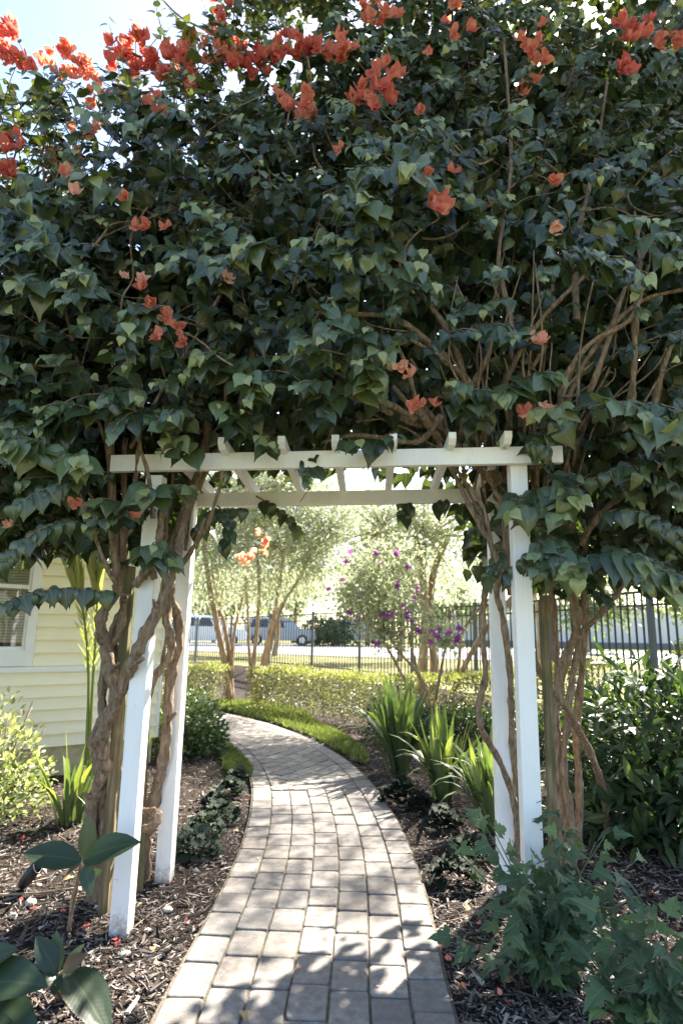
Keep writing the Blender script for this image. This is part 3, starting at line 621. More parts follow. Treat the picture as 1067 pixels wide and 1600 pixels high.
for pts in ([(905, 850, 3.6), (940, 800, 3.45), (985, 762, 3.3), (1030, 720, 3.2), (1070, 660, 3.1)], [(895, 780, 3.5), (880, 690, 3.3), (895, 600, 3.2), (945, 520, 3.1), (1000, 470, 3.1), (1075, 450, 3.1)],
            [(800, 690, 3.4), (790, 600, 3.25), (830, 520, 3.15), (880, 460, 3.1), (945, 400, 3.2)], [(760, 690, 3.4), (740, 610, 3.2), (690, 560, 3.1), (640, 530, 3.0)], [(690, 690, 3.4), (655, 640, 3.2), (640, 590, 3.1), (620, 540, 3.05)],
            [(720, 680, 3.4), (740, 600, 3.2), (765, 550, 3.1), (770, 480, 3.1)], [(870, 700, 3.3), (880, 600, 3.15), (920, 540, 3.05), (985, 500, 3.0), (1010, 420, 3.1)], [(985, 640, 3.2), (990, 560, 3.1), (992, 480, 3.1), (1000, 410, 3.1), (990, 330, 3.3)],
            [(910, 640, 3.2), (940, 560, 3.1), (980, 440, 3.1), (1040, 340, 3.2)], [(660, 665, 3.4), (600, 640, 3.3), (540, 590, 3.3), (470, 560, 3.4)], [(650, 655, 3.3), (600, 628, 3.12), (540, 612, 2.98), (478, 619, 2.9)], [(575, 625, 3.08), (520, 607, 2.98), (492, 596, 2.94)],
            [(740, 640, 3.3), (700, 520, 3.3), (640, 430, 3.4), (600, 330, 3.5), (560, 200, 3.7)], [(780, 640, 3.3), (800, 520, 3.3), (780, 400, 3.4), (800, 250, 3.6), (790, 60, 3.8)], [(900, 500, 3.2), (900, 380, 3.4), (930, 250, 3.6), (960, 60, 3.9)],
            [(690, 650, 3.3), (650, 690, 3.3), (560, 680, 3.3), (500, 690, 3.4)], [(700, 560, 3.2), (620, 500, 3.2), (540, 490, 3.2), (470, 490, 3.3)], [(1020, 640, 3.3), (1040, 560, 3.2), (1070, 500, 3.2)]):
    stem(VR, pts, .0205, .009, 'branch', 9)

for i in range(26):
    x0 = rng.uniform(700, 905); x1 = x0 + (x0 - 800) * rng.uniform(.8, 1.6) + rng.normal(0, 50); y1 = rng.uniform(380, 580); dd = rng.uniform(3.1, 3.5)
    stem(VR, [(x0, rng.uniform(690, 800), 3.5), (x0 + (x1 - x0) * .25 + rng.normal(0, 12), 655, dd), (x0 + (x1 - x0) * .6 + rng.normal(0, 18), (655 + y1) / 2, dd - .1), (x1, y1, dd - .05)], rng.uniform(.006, .012), .004, 'branch', 7, .1, 6)
TOPPX = [(-300, 230), (0, 190), (60, 200), (110, 250), (160, 230), (190, 130), (300, 70), (345, 70), (380, 10), (460, 5), (520, -50), (700, -150), (900, -150), (1000, -90), (1067, -100), (1400, -120)]
tx_ = []; tz_ = []
for px, py in TOPPX:
    p = Y(px, py, 3.55); tx_.append(p.x); tz_.append(p.z)
def ztop_v(x): return np.interp(x, tx_, tz_)
def zbot_v(x): return np.interp(x, [-4, -2.2, -1.75, -1.35, -1.15, -1.0, -.8, .6, .85, 1.0, 1.5, 2.2, 4], [1.75, 1.80, 1.85, 1.78, 1.85, 2.2, 2.43, 2.50, 2.35, 1.72, 1.64, 1.72, 1.8])
def yfront(x, z):                            # front face of the mass of leaves: bulges over the beam
    u = np.clip((z - 1.7) / 3.3, 0, 1); return 3.02 - .38 * np.sin(u * math.pi * .95) ** .8 + .45 * u ** 3 + .16 * vnoise(x, z, 2.3, 1) + .08 * vnoise(x, z, 5.1, 4)
LP, LD, LN, LS, LT = [], [], [], [], []; TW = {0: MB(), 1: MB()}
def shoot(p0, d0, L, nl, size, tip_pale=True, droop=1.0, twig=True, bright=0.0):
    """an arching shoot: leaves alternate along it and hang with the tip down"""
    d = np.array(d0, float); d /= np.linalg.norm(d); p = np.array(p0, float); st = L / nl; pts = [p.copy()]
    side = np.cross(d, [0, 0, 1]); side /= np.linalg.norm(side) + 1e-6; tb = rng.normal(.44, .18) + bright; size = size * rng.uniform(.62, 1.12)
    for i in range(nl):
        f = (i + 1) / nl; d = d + np.array([0, 0, -.09 * droop]) + rng.normal(0, .05, 3); d /= np.linalg.norm(d); p = p + d * st; pts.append(p.copy())
        sgn = 1 if i % 2 else -1
        ld = d * .42 + side * sgn * (.75 - .35 * f) + np.array([0, -.14, -.58 * droop]) + rng.normal(0, .30, 3)
        nn = np.array([0, -.68, .80]) + d * .3 + rng.normal(0, .38, 3)
        s = size * (1 - .55 * max(0, f - .55) / .45) * rng.uniform(.62, 1.18)
        LP.append(p + ld / np.linalg.norm(ld) * .018); LD.append(ld); LN.append(nn); LS.append(s); LT.append(np.clip(tb + (.50 * max(0, f - .70) / .30 if tip_pale else 0) + rng.normal(0, .06), 0, 1))
    if twig:
        P = np.array(pts)[:: max(1, nl // 4)]
        if len(P) > 2:
            V, F = tube_arrays(P, np.linspace(.005, .002, len(P)), 4); TW[int(p0[0] > -.1)].add(V.tolist(), F)
HOLES = []
for px, py, pr in ((690, 560, 60), (760, 585, 45), (900, 585, 80), (965, 520, 60), (1000, 600, 50), (840, 480, 45), (560, 500, 35), (400, 530, 40), (640, 690, 40), (300, 650, 35), (260, 300, 35), (760, 210, 45), (430, 330, 40), (1010, 430, 40), (930, 760, 40)):
    p = Y(px, py, 2.85); HOLES.append((p.x, p.z, pr * 2.85 / FPX))
def scatter(n, depth0, depth1, size, fill, droop=1.0, twig=True, xr=(-3.3, 3.3)):
    k_ = 0
    while k_ < n:
        x = rng.uniform(*xr); zb, zt = zbot_v(x), ztop_v(x); z = rng.uniform(zb, zt)
        low = z < zb + .35
        if low and rng.random() < .35: continue
        hole = vnoise(x * 1.0, z, 3.1, 7) + .5 * vnoise(x, z, 7, 2)
        if hole < -.28 + fill and rng.random() < .88: continue
        if any((x - hx) ** 2 + (z - hz) ** 2 < hr * hr for hx, hz, hr in HOLES) and rng.random() < .8: continue
        y = yfront(x, z) + rng.uniform(depth0, depth1)
        up = max(0, (z - zt + .5) / .5)
        d0 = (rng.normal(0, .55), -1 + up * .5 + rng.normal(0, .2), rng.normal(.25, .3) + up * 1.3)
        L = rng.uniform(.22, .46); nl = int(L / .036)
        shoot((x - d0[0] * .25, y + .22, z + .05), d0, L, nl, size * rng.uniform(.8, 1.15), True, droop, twig); k_ += 1
scatter(620, -.06, .14, .122, 0.0)
scatter(480, .14, .45, .115, -.1)
NFRONT = len(LP)
scatter(380, .45, .95, .100, -.25)
_h = HOLES; HOLES = []
scatter(150, .6, 1.1, .105, -.6, xr=(.9, 3.3))
HOLES = _h
# sprays in front that catch the eye
for px, py, y, dx, n in ((640, 290, 2.60, -.5, 12), (610, 320, 2.62, -.7, 12), (575, 345, 2.62, -.8, 10), (480, 420, 2.66, .4, 10), (430, 400, 2.66, -.5, 11), (620, 465, 2.66, .3, 10), (500, 570, 2.72, -.4, 10), (560, 560, 2.72, .4, 9), (880, 420, 2.66, .8, 11), (945, 430, 2.62, .6, 10), (940, 650, 2.62, .7, 12),
                       (1010, 670, 2.62, .6, 10), (1030, 680, 2.6, .4, 9), (900, 900, 2.80, .1, 12), (940, 900, 2.80, .7, 13), (880, 880, 2.82, -.5, 12), (1000, 920, 2.80, .9, 9), (860, 830, 2.92, -.3, 9), (850, 790, 2.92, .1, 9), (180, 640, 2.82, .5, 10), (150, 650, 2.8, -.6, 11), (60, 720, 2.72, -.5, 11), (100, 740, 2.74, .4, 10),
                       (215, 890, 2.94, .2, 8), (190, 820, 2.96, -.2, 8), (230, 800, 2.98, .5, 7), (100, 480, 2.66, .3, 12), (120, 440, 2.66, .5, 10), (350, 590, 2.74, -.5, 10), (380, 620, 2.74, .2, 9), (250, 500, 2.66, -.4, 11), (320, 440, 2.66, .5, 10), (570, 720, 2.98, .0, 5), (430, 720, 2.98, .1, 5), (300, 720, 2.98, -.1, 5), (385, 690, 2.95, -.1, 8), (720, 640, 2.9, .8, 10), (560, 620, 2.9, .5, 9), (820, 620, 2.85, .5, 9)):
    p = Y(px, py, y)
    for rep_ in range(2): shoot((p.x + rng.normal(0, .03), y + .14, p.z + .10 + rng.normal(0, .03)), (dx + rng.normal(0, .3), -.8, .25), .31, n, .145, True, 1.1, True, .10)
# long trailing shoots at the lower left and under the beams
for pts, n in (([(205, 930, 3.2), (120, 920, 2.95), (60, 925, 2.85), (5, 945, 2.8)], 15), ([(170, 820, 3.1), (100, 815, 2.9), (50, 835, 2.8), (0, 880, 2.75)], 14), ([(140, 740, 3.0), (80, 760, 2.8), (20, 790, 2.7)], 12), ([(795, 905, 3.3), (812, 880, 3.15), (835, 862, 3.05)], 8), ([(780, 850, 3.4), (775, 880, 3.3), (760, 905, 3.2)], 8), ([(340, 790, 3.5), (360, 815, 3.45), (350, 850, 3.45)], 8),
              ([(400, 775, 3.9), (440, 800, 3.95), (470, 830, 3.95)], 9), ([(300, 840, 3.5), (330, 800, 3.5), (380, 795, 3.5)], 8), ([(620, 770, 3.95), (640, 790, 3.9), (630, 805, 3.9)], 8), ([(700, 775, 3.9), (680, 790, 3.9)], 6), ([(820, 800, 3.3), (850, 830, 3.1), (880, 850, 3.0)], 9), ([(960, 880, 3.2), (1010, 870, 3.0), (1060, 900, 2.9)], 12), ([(930, 800, 3.2), (1000, 800, 3.0), (1070, 840, 2.9)], 13), ([(900, 760, 3.2), (980, 730, 3.0), (1060, 760, 2.9)], 13), ([(860, 720, 3.2), (850, 700, 3.0), (830, 690, 2.95)], 8)):
    C = catmull([Y(*q) for q in pts], 12); I = np.linspace(4, len(C) - 1, n).astype(int)
    V, F = tube_arrays(C[::4], np.linspace(.006, .002, len(C[::4])), 5); TW[int(C[0][0] > -.1)].add(V.tolist(), F)
    for j, i in enumerate(I):
        sg = 1 if j % 2 else -1; ld = np.array([sg * .35, -.2, -1]) + rng.normal(0, .18, 3)
        LP.append(C[i]); LD.append(ld); LN.append(np.array([sg * .3, -.9, .35]) + rng.normal(0, .2, 3)); LS.append(rng.uniform(.075, .11)); LT.append(np.clip(rng.normal(.42, .12), 0, 1))
NMAIN = len(LP)
# the back of the mass, simpler leaves that face the sun
nb_ = 17000; bx = rng.uniform(-3.6, 3.6, nb_ * 3); bz = zbot_v(bx) + .18 + rng.random(nb_ * 3) * (ztop_v(bx) - zbot_v(bx) - .1); hole = vnoise(bx, bz, 4.0, 11)
keep = np.where(hole > -.36)[0][:nb_]; bx, bz = bx[keep], bz[keep]; by = yfront(bx, bz) + rng.uniform(.55, 1.75, len(bx))
ex = rng.uniform(.9, 3.8, 5000); ez = zbot_v(ex) + .3 + rng.random(5000) * (ztop_v(ex) - zbot_v(ex)); bx = np.concatenate([bx, ex]); bz = np.concatenate([bz, ez]); by = np.concatenate([by, yfront(ex, ez) + rng.uniform(.9, 1.9, 5000)])
ix = rng.uniform(-3.8, 3.9, 15000); iz = zbot_v(ix) + .22 + rng.random(15000) * (ztop_v(ix) - zbot_v(ix) - .30); bx = np.concatenate([bx, ix]); bz = np.concatenate([bz, iz]); by = np.concatenate([by, yfront(ix, iz) + rng.uniform(.75, 2.1, 15000)])
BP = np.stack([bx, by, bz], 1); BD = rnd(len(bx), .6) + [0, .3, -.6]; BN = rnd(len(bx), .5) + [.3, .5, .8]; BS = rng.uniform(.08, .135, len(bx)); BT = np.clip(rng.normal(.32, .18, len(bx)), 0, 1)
# top shoots that stand up against the sky
for i in range(190):
    px = rng.uniform(-40, 1080); x = Y(px, 60, 3.5).x; zt = ztop_v(x)
    p = (x, rng.uniform(3.2, 4.0), zt - rng.uniform(.05, .7)); shoot(p, (rng.normal(0, .5), rng.normal(-.3, .4), 1), rng.uniform(.25, .5), 11, .085, True, .55, True, .16)
for pts in ([(-20, 420, 3.2), (60, 260, 3.2), (150, 300, 3.1)], [(345, 90, 3.4), (350, 30, 3.4), (380, 10, 3.4)], [(420, 120, 3.4), (400, 20, 3.4)], [(490, 60, 3.4), (515, 0, 3.4)], [(20, 180, 3.3), (70, 140, 3.3), (110, 170, 3.3)], [(0, 330, 3.2), (40, 200, 3.25), (90, 160, 3.3)]):
    C = catmull([Y(*q) for q in pts], 8)
    for i in range(0, len(C) - 2, 3): shoot(C[i], C[i + 2] - C[i], .22, 7, .075, True, .6, False, .2)
    V, F = tube_arrays(C, np.linspace(.007, .003, len(C)), 5); TW[int(C[0][0] > -.1)].add(V.tolist(), F)
LP, LD, LN, LS, LT = map(np.array, (LP, LD, LN, LS, LT))
# interior tangle of twigs
for i in range(230):
    x = rng.uniform(-3, 3); z = rng.uniform(zbot_v(x) + .2, ztop_v(x) - .1); y = yfront(x, z) + rng.uniform(.25, .9); d = np.array([rng.normal(0, .7), rng.normal(0, .3), rng.normal(.3, .6)]); d /= np.linalg.norm(d)
    q = [np.array([x, y, z])]
    for j in range(5): d = d + rng.normal(0, .28, 3); d /= np.linalg.norm(d); q.append(q[-1] + d * rng.uniform(.10, .18))
    r = rng.uniform(.003, .010); V, F = tube_arrays(catmull(q, 3), np.linspace(r, r * .5, 16), 5); TW[int(x > -.1)].add(V.tolist(), F)
def in_view(P):
    P = P - np.array([0, 0, CAM_H]); f = P[:, 1] * cp + P[:, 2] * sp; u = P[:, 0] / f * FPX; v_ = (-P[:, 1] * sp + P[:, 2] * cp) / f * FPX
    return (abs(u) < 540) & (abs(v_) < 805) & (f > .3), f
for side, par in ((0, VL), (1, VR)):
    me_ = (LP[:, 0] > -.1) == bool(side); vis, f = in_view(LP); idx = np.where(me_)[0]
    score = np.where(vis, LS / f, 0); order = idx[np.argsort(-score[idx])]; own, rest_ = order[:300], order[300:]
    for i in own:
        t_ = int(rng.integers(0, 4)); leaf_single('leaf', 'vine_leaf', par, HEART[t_], ('heart', t_), LP[i], LD[i], LN[i], LS[i], LT[i])
    leaf_obj('foliage', 'vine_leaf', par, HEART, LP[rest_], LD[rest_], LN[rest_], LS[rest_], LT[rest_], 'stuff')
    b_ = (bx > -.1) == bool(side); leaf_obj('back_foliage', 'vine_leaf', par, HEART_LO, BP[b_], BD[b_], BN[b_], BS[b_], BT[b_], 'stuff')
    link('twigs', TW[side].mesh(smooth=True), 'bark', par)['kind'] = 'stuff'
# flowers: three papery bracts each
def flower_mesh(t, seed):
    st = rng.random() * 2; P, D, Nn, S, T = [], [], [], [], []
    for i in range(6):
        a = st + i * 2.094 + rng.normal(0, .2) + (.9 if i > 2 else 0); D.append((math.cos(a) * .8, math.sin(a) * .8, .35 if i < 3 else 1.1)); Nn.append((-math.cos(a) * .6, -math.sin(a) * .6, 1)); P.append((0, 0, 0) if i < 3 else (rng.normal(0, .25), rng.normal(0, .25), .1)); S.append(rng.uniform(.8, 1.05) if i < 3 else rng.uniform(.6, .85)); T.append(np.clip(t + rng.normal(0, .14), 0, 1))
    a = leaves(BRACT, P, D, Nn, S, T); me = raw(*a, name='flower'); me.materials.append(MAT['bract']); return me
FM = {q: [flower_mesh(t, i) for i in range(4)] for q, t in (('red', .12), ('coral', .45), ('salmon', .85))}
def flower(px, py, y, size, col):
    p = Y(px, py, y); par = VL if p.x < -.1 else VR
    o = link('flower', FM[col][int(rng.integers(0, 4))], None, par); d = Vector((rng.normal(0, .5), -1 + rng.normal(0, .3), rng.normal(.1, .5))); q = d.to_track_quat('Z', 'Y')
    o.matrix_basis = Matrix.Translation(p) @ (q.to_matrix().to_4x4()) @ Matrix.Rotation(rng.random() * 6, 4, 'Z') @ Matrix.Scale(size, 4)
for cx, cy, rx, ry, n, col, y in ((25, 60, 26, 34, 11, 'red', 3.1), (30, 100, 24, 20, 5, 'red', 3.1), (100, 95, 40, 30, 10, 'coral', 3.3), (125, 120, 26, 20, 6, 'coral', 3.3), (15, 225, 22, 16, 6, 'red', 3.1), (15, 272, 20, 16, 5, 'red', 3.05), (210, 85, 40, 34, 18, 'red', 3.25), (255, 100, 40, 26, 13, 'red', 3.25), (300, 100, 36, 36, 12, 'coral', 3.35),
                                 (330, 75, 18, 30, 5, 'coral', 3.35), (350, 15, 22, 20, 6, 'red', 3.3), (375, 85, 24, 26, 8, 'red', 3.3), (410, 95, 28, 26, 9, 'red', 3.3), (450, 75, 26, 18, 8, 'red', 3.25), (490, 85, 26, 22, 8, 'red', 3.2), (535, 75, 24, 24, 7, 'coral', 3.15), (590, 20, 34, 22, 8, 'coral', 3.2), (600, 110, 26, 16, 6, 'coral', 3.05), (585, 150, 30, 22, 9, 'red', 3.0), (560, 150, 18, 16, 4, 'coral', 3.0),
                                 (475, 165, 34, 24, 7, 'coral', 3.05), (240, 165, 22, 16, 5, 'coral', 3.1), (120, 200, 40, 40, 4, 'salmon', 3.3), (90, 240, 40, 30, 5, 'salmon', 3.4), (990, 45, 26, 24, 9, 'red', 3.1), (985, 105, 14, 16, 4, 'red', 3.05), (850, 60, 50, 40, 5, 'coral', 3.3), (720, 30, 40, 30, 5, 'coral', 3.3), (815, 110, 30, 40, 4, 'coral', 3.4), (1040, 70, 24, 30, 4, 'coral', 3.3), (690, 318, 14, 22, 5, 'coral', 2.6), (180, 150, 40, 30, 6, 'coral', 3.4)):
    for i in range(int(n * 1.35)):
        a = rng.random() * 6.28; r = math.sqrt(rng.random()); flower(cx + rx * r * math.cos(a), cy + ry * r * math.sin(a), y + rng.normal(0, .06), rng.uniform(.05, .068), col)
for px, py, col in ((197, 308, 'coral'), (230, 350, 'coral'), (257, 357, 'coral'), (195, 433, 'salmon'), (224, 436, 'salmon'), (226, 446, 'coral'), (234, 475, 'coral'), (262, 488, 'salmon'), (258, 498, 'coral'), (250, 525, 'coral'), (288, 534, 'coral'), (352, 437, 'salmon'), (278, 510, 'coral'), (666, 270, 'coral'), (710, 270, 'coral'), (867, 283, 'coral'), (862, 288, 'coral'), (864, 355, 'salmon'), (842, 530, 'salmon'), (848, 536, 'salmon'),
                    (625, 572, 'salmon'), (644, 586, 'salmon'), (642, 637, 'coral'), (652, 633, 'coral'), (676, 632, 'coral'), (850, 636, 'salmon'), (816, 643, 'coral'), (530, 235, 'coral'), (106, 268, 'coral'), (115, 786, 'coral'), (212, 808, 'coral'), (18, 820, 'salmon'), (212, 355, 'coral'), (118, 300, 'salmon'), (668, 85, 'coral'), (656, 172, 'coral'), (840, 60, 'coral'), (430, 145, 'coral'), (437, 160, 'coral')):
    P_ = Y(px, py, 2.7); y = float(yfront(P_.x, P_.z)) - .12; flower(px, py, min(y, 2.9), rng.uniform(.04, .052), col)
for i in range(6): flower(410 + rng.normal(0, 9), 842 + rng.normal(0, 11), 4.6 + rng.normal(0, .05), .045, 'salmon')
for px, py in ((388, 875), (378, 872), (395, 865)): flower(px, py, 4.6, .06, 'salmon')
# ------------------------------------------------------------------ trees and hedges behind
def tree(name, base, label, cat, limbs, blobs, n, size, mat='fine_leaf', tm=LANCE, bark='pale_bark', group=None, clump=.21, nclump=240, tint=(.5, .2), hang=.3):
    """limbs: lists of points (metres) with radii; blobs: (centre, radii) the crown fills"""
    t = thing(name, base, label, cat, group); tk = MB()
    for pts, r0, r1 in limbs: tube(tk, pts, r0, r1, 8, .08)
    tb = MB(); P = []; D = []
    ntot = sum(b[1][0] * b[1][1] * b[1][2] for b in blobs)
    for c, rr in blobs:
        f = rr[0] * rr[1] * rr[2] / ntot; nc = max(6, int(nclump * f)); c = np.array(c); rr = np.array(rr)
        q = unit(rnd(nc)) * (rng.random((nc, 1)) ** .45) * rr * [1, .7, 1] + c
        for ce in q[: nc // 2]:
            a = c + (ce - c) * .15; mdl = (a + ce) / 2 + rng.normal(0, .08, 3); V, F = tube_arrays(catmull([a, mdl, ce], 3), np.linspace(.014, .004, 7), 4); tb.add(V.tolist(), F)
        m_ = int(n * f / nc) + 1
        for ce in q:
            d = unit(ce - c + rng.normal(0, .25, 3)); g = rnd(m_, clump * rng.uniform(.6, 1.3)) * [1, 1, .75]
            P.append(ce + g); D.append(unit(g) * .8 + d * .6 + rnd(m_, .5) + [0, 0, -hang])
    P = np.vstack(P); D = np.vstack(D); k_ = P[:, 2] > .25; P, D = P[k_], D[k_]; m_ = len(P)
    link('trunk', tk.mesh(smooth=True), bark, t); link('branches', tb.mesh(smooth=True), bark, t)['kind'] = 'stuff'
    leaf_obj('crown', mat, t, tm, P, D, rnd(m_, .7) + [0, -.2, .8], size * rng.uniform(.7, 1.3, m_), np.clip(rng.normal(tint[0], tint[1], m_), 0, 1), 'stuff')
    return t
def lim(pix, r0, r1): return ([tuple(Y(*q)) for q in pix], r0, r1)
def gbase(x, y): return Vector((x, y, float(gz(x, y))))
b1 = Y(356, 1062, 12.6)
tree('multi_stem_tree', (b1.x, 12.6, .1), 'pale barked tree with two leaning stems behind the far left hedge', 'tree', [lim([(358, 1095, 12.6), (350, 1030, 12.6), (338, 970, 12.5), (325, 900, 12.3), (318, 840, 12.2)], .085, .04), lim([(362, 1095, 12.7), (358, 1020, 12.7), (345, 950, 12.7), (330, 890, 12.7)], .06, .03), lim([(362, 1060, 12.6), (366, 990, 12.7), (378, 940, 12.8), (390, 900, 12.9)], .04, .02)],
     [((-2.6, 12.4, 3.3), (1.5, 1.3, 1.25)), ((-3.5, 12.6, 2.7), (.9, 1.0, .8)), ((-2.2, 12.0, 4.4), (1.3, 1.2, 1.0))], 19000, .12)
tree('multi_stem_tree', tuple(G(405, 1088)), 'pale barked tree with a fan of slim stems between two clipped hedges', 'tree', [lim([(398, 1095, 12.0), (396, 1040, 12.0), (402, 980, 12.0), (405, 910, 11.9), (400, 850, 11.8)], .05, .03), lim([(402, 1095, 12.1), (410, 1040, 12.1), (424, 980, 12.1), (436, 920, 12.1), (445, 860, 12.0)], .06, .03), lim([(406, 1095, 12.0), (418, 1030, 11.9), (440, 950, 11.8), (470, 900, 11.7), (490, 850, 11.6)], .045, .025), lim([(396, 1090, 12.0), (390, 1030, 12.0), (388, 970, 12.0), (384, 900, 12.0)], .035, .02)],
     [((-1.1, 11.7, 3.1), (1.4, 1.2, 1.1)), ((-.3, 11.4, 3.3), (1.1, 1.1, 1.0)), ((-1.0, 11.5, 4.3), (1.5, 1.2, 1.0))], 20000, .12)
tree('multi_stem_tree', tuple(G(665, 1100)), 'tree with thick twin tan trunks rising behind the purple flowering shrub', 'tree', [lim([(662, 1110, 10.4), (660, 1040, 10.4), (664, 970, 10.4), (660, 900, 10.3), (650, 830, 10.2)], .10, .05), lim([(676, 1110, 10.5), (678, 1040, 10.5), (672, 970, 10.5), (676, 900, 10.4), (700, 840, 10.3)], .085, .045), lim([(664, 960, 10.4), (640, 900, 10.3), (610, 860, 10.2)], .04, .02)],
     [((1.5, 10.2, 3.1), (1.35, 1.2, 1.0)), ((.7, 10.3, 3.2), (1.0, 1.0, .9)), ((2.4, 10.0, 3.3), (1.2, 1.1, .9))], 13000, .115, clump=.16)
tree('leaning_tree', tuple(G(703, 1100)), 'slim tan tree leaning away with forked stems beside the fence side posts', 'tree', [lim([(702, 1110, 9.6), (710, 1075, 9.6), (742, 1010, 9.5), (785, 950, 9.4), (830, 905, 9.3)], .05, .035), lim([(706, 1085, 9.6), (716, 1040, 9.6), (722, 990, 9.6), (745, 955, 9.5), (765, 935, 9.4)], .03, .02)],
     [((3.2, 9.2, 3.3), (1.3, 1.1, .9)), ((4.2, 9.0, 3.6), (1.3, 1.2, 1.0)), ((2.9, 9.0, 4.3), (1.3, 1.1, .9)), ((2.1, 8.4, 4.6), (1.2, 1.2, .8)), ((2.7, 7.8, 4.7), (1.6, 1.2, .5))], 9500, .11, clump=.11, nclump=130)  # last two blobs: unseen crown behind the vine, added to dapple the path
# purple flowering shrub
tb = thing('flowering_shrub', tuple(G(668, 1130)), 'open shrub dotted with purple blooms above the strap leaved clumps', 'shrub'); b = MB()
for pix in ([(672, 1140, 8.6), (668, 1090, 8.6), (655, 1055, 8.6), (625, 1020, 8.5), (602, 985, 8.5), (590, 950, 8.4)], [(668, 1140, 8.6), (640, 1080, 8.6), (615, 1030, 8.6), (590, 990, 8.6), (560, 950, 8.6)], [(672, 1120, 8.6), (655, 1060, 8.7), (640, 1000, 8.7), (632, 940, 8.7)], [(674, 1120, 8.7), (690, 1040, 8.7), (700, 985, 8.7)]):
    tube(b, [Y(*q) for q in pix], .028, .012, 8, .06)
link('stem', b.mesh(smooth=True), 'pale_bark', tb); P = []
for px, py, r, n in ((560, 910, .20, 420), (590, 930, .22, 520), (600, 965, .2, 480), (575, 880, .2, 380), (640, 930, .2, 380), (610, 990, .16, 340), (650, 975, .18, 380), (690, 985, .16, 320), (620, 880, .2, 320), (545, 935, .15, 240), (580, 975, .16, 300), (700, 1000, .1, 150), (640, 870, .2, 260)):
    P.append(np.array(Y(px, py, 8.55)) + rnd(n, r * .8))
P = np.vstack(P); n = len(P)
leaf_obj('foliage', 'fine_leaf', tb, OVAL, P, rnd(n, .7) + [0, 0, -.1], rnd(n, .7) + [0, -.2, .8], rng.uniform(.04, .075, n), np.clip(rng.normal(.3, .25, n), 0, 1), 'stuff')
pfm = []
for i in range(3):
    a = np.arange(5) * 1.2566 + i; D_ = np.stack([np.cos(a), np.sin(a), a * 0 + .25], 1); q_ = leaves(DIAM + OVAL, np.zeros((5, 3)), D_, np.tile([0, 0, 1.], (5, 1)), np.ones(5), rng.random(5)); me = raw(*q_, name='bloom'); me.materials.append(MAT['purple']); pfm.append(me)
for px, py in ((514, 920), (535, 906), (548, 862), (541, 877), (543, 956), (560, 968), (587, 866), (618, 866), (594, 878), (637, 886), (622, 908), (620, 918), (650, 923), (647, 935), (630, 945), (605, 962), (612, 960), (637, 958), (643, 970), (652, 984), (676, 988), (686, 982), (672, 1003), (700, 988), (707, 960), (716, 993), (720, 982), (590, 1006), (626, 990), (685, 992), (560, 925), (712, 1000), (598, 960)):
    for j in range(1 + int(rng.random() < .5)):
        p = Y(px + rng.normal(0, 3) * j, py + rng.normal(0, 3) * j, 8.25); o = link('bloom', pfm[int(rng.integers(0, 3))], None, tb)
        o.matrix_basis = Matrix.Translation(p) @ Vector((rng.normal(0, .5), -1, rng.normal(0, .4))).to_track_quat('Z', 'Y').to_matrix().to_4x4() @ Matrix.Scale(rng.uniform(.045, .06), 4)
# clipped hedges
def hedge(pts, hw, ht, n, label, mat='hedge_leaf', size=.04, rough=.05, group=None, name='clipped_hedge', tint=(.45, .25), tm=DIAM):
    C = catmull([(p[0], p[1]) for p in pts], 8); L = np.linalg.norm(np.diff(C, axis=0), axis=1).sum(); base = gbase(*C[len(C) // 2])
    t = thing(name, base, label, 'hedge', group); m_ = n; s = rng.random(m_) * (len(C) - 1); i = np.minimum(s.astype(int), len(C) - 2); f = (s - i)[:, None]
    Q = C[i] * (1 - f) + C[i + 1] * f; T = unit(C[i + 1] - C[i]); Nn = np.stack([-T[:, 1], T[:, 0]], 1)
    u = rng.uniform(-1, 1, m_); h = rng.random(m_) ** .8; face = rng.random(m_)
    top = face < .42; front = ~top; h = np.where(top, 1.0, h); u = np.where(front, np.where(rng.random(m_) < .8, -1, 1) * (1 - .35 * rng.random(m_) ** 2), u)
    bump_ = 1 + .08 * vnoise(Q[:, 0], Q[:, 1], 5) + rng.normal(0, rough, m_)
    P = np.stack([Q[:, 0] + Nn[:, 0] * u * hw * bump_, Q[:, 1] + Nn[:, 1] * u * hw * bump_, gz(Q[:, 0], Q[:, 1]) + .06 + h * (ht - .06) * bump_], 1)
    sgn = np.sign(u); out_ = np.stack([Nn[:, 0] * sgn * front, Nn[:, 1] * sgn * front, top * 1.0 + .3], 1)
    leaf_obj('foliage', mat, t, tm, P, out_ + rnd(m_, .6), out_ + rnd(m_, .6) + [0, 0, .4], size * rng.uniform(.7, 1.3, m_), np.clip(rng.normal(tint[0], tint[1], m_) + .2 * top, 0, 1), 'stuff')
    b = MB(); k_ = int(L / .14)
    for j in range(k_):
        q = C[int((j + .5) / k_ * (len(C) - 1))] + rng.normal(0, hw * .4, 2); z0 = float(gz(q[0], q[1])); V, F = tube_arrays([(q[0], q[1], z0), (q[0] + rng.normal(0, .06), q[1] + rng.normal(0, .06), z0 + ht * .5), (q[0] + rng.normal(0, .12), q[1] + rng.normal(0, .12), z0 + ht * .93)], [.010, .007, .003], 5); b.add(V.tolist(), F)
    link('stems', b.mesh(smooth=True), 'bark', t)['kind'] = 'stuff'; return t
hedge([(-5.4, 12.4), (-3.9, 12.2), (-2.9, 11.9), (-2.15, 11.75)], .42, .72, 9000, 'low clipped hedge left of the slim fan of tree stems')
hedge([(-1.45, 11.75), (-.6, 11.1), (.4, 10.3), (1.5, 9.6), (2.6, 8.7), (3.4, 7.8)], .40, .74, 22000, 'long sunlit clipped hedge running below the fence to the arbor posts')
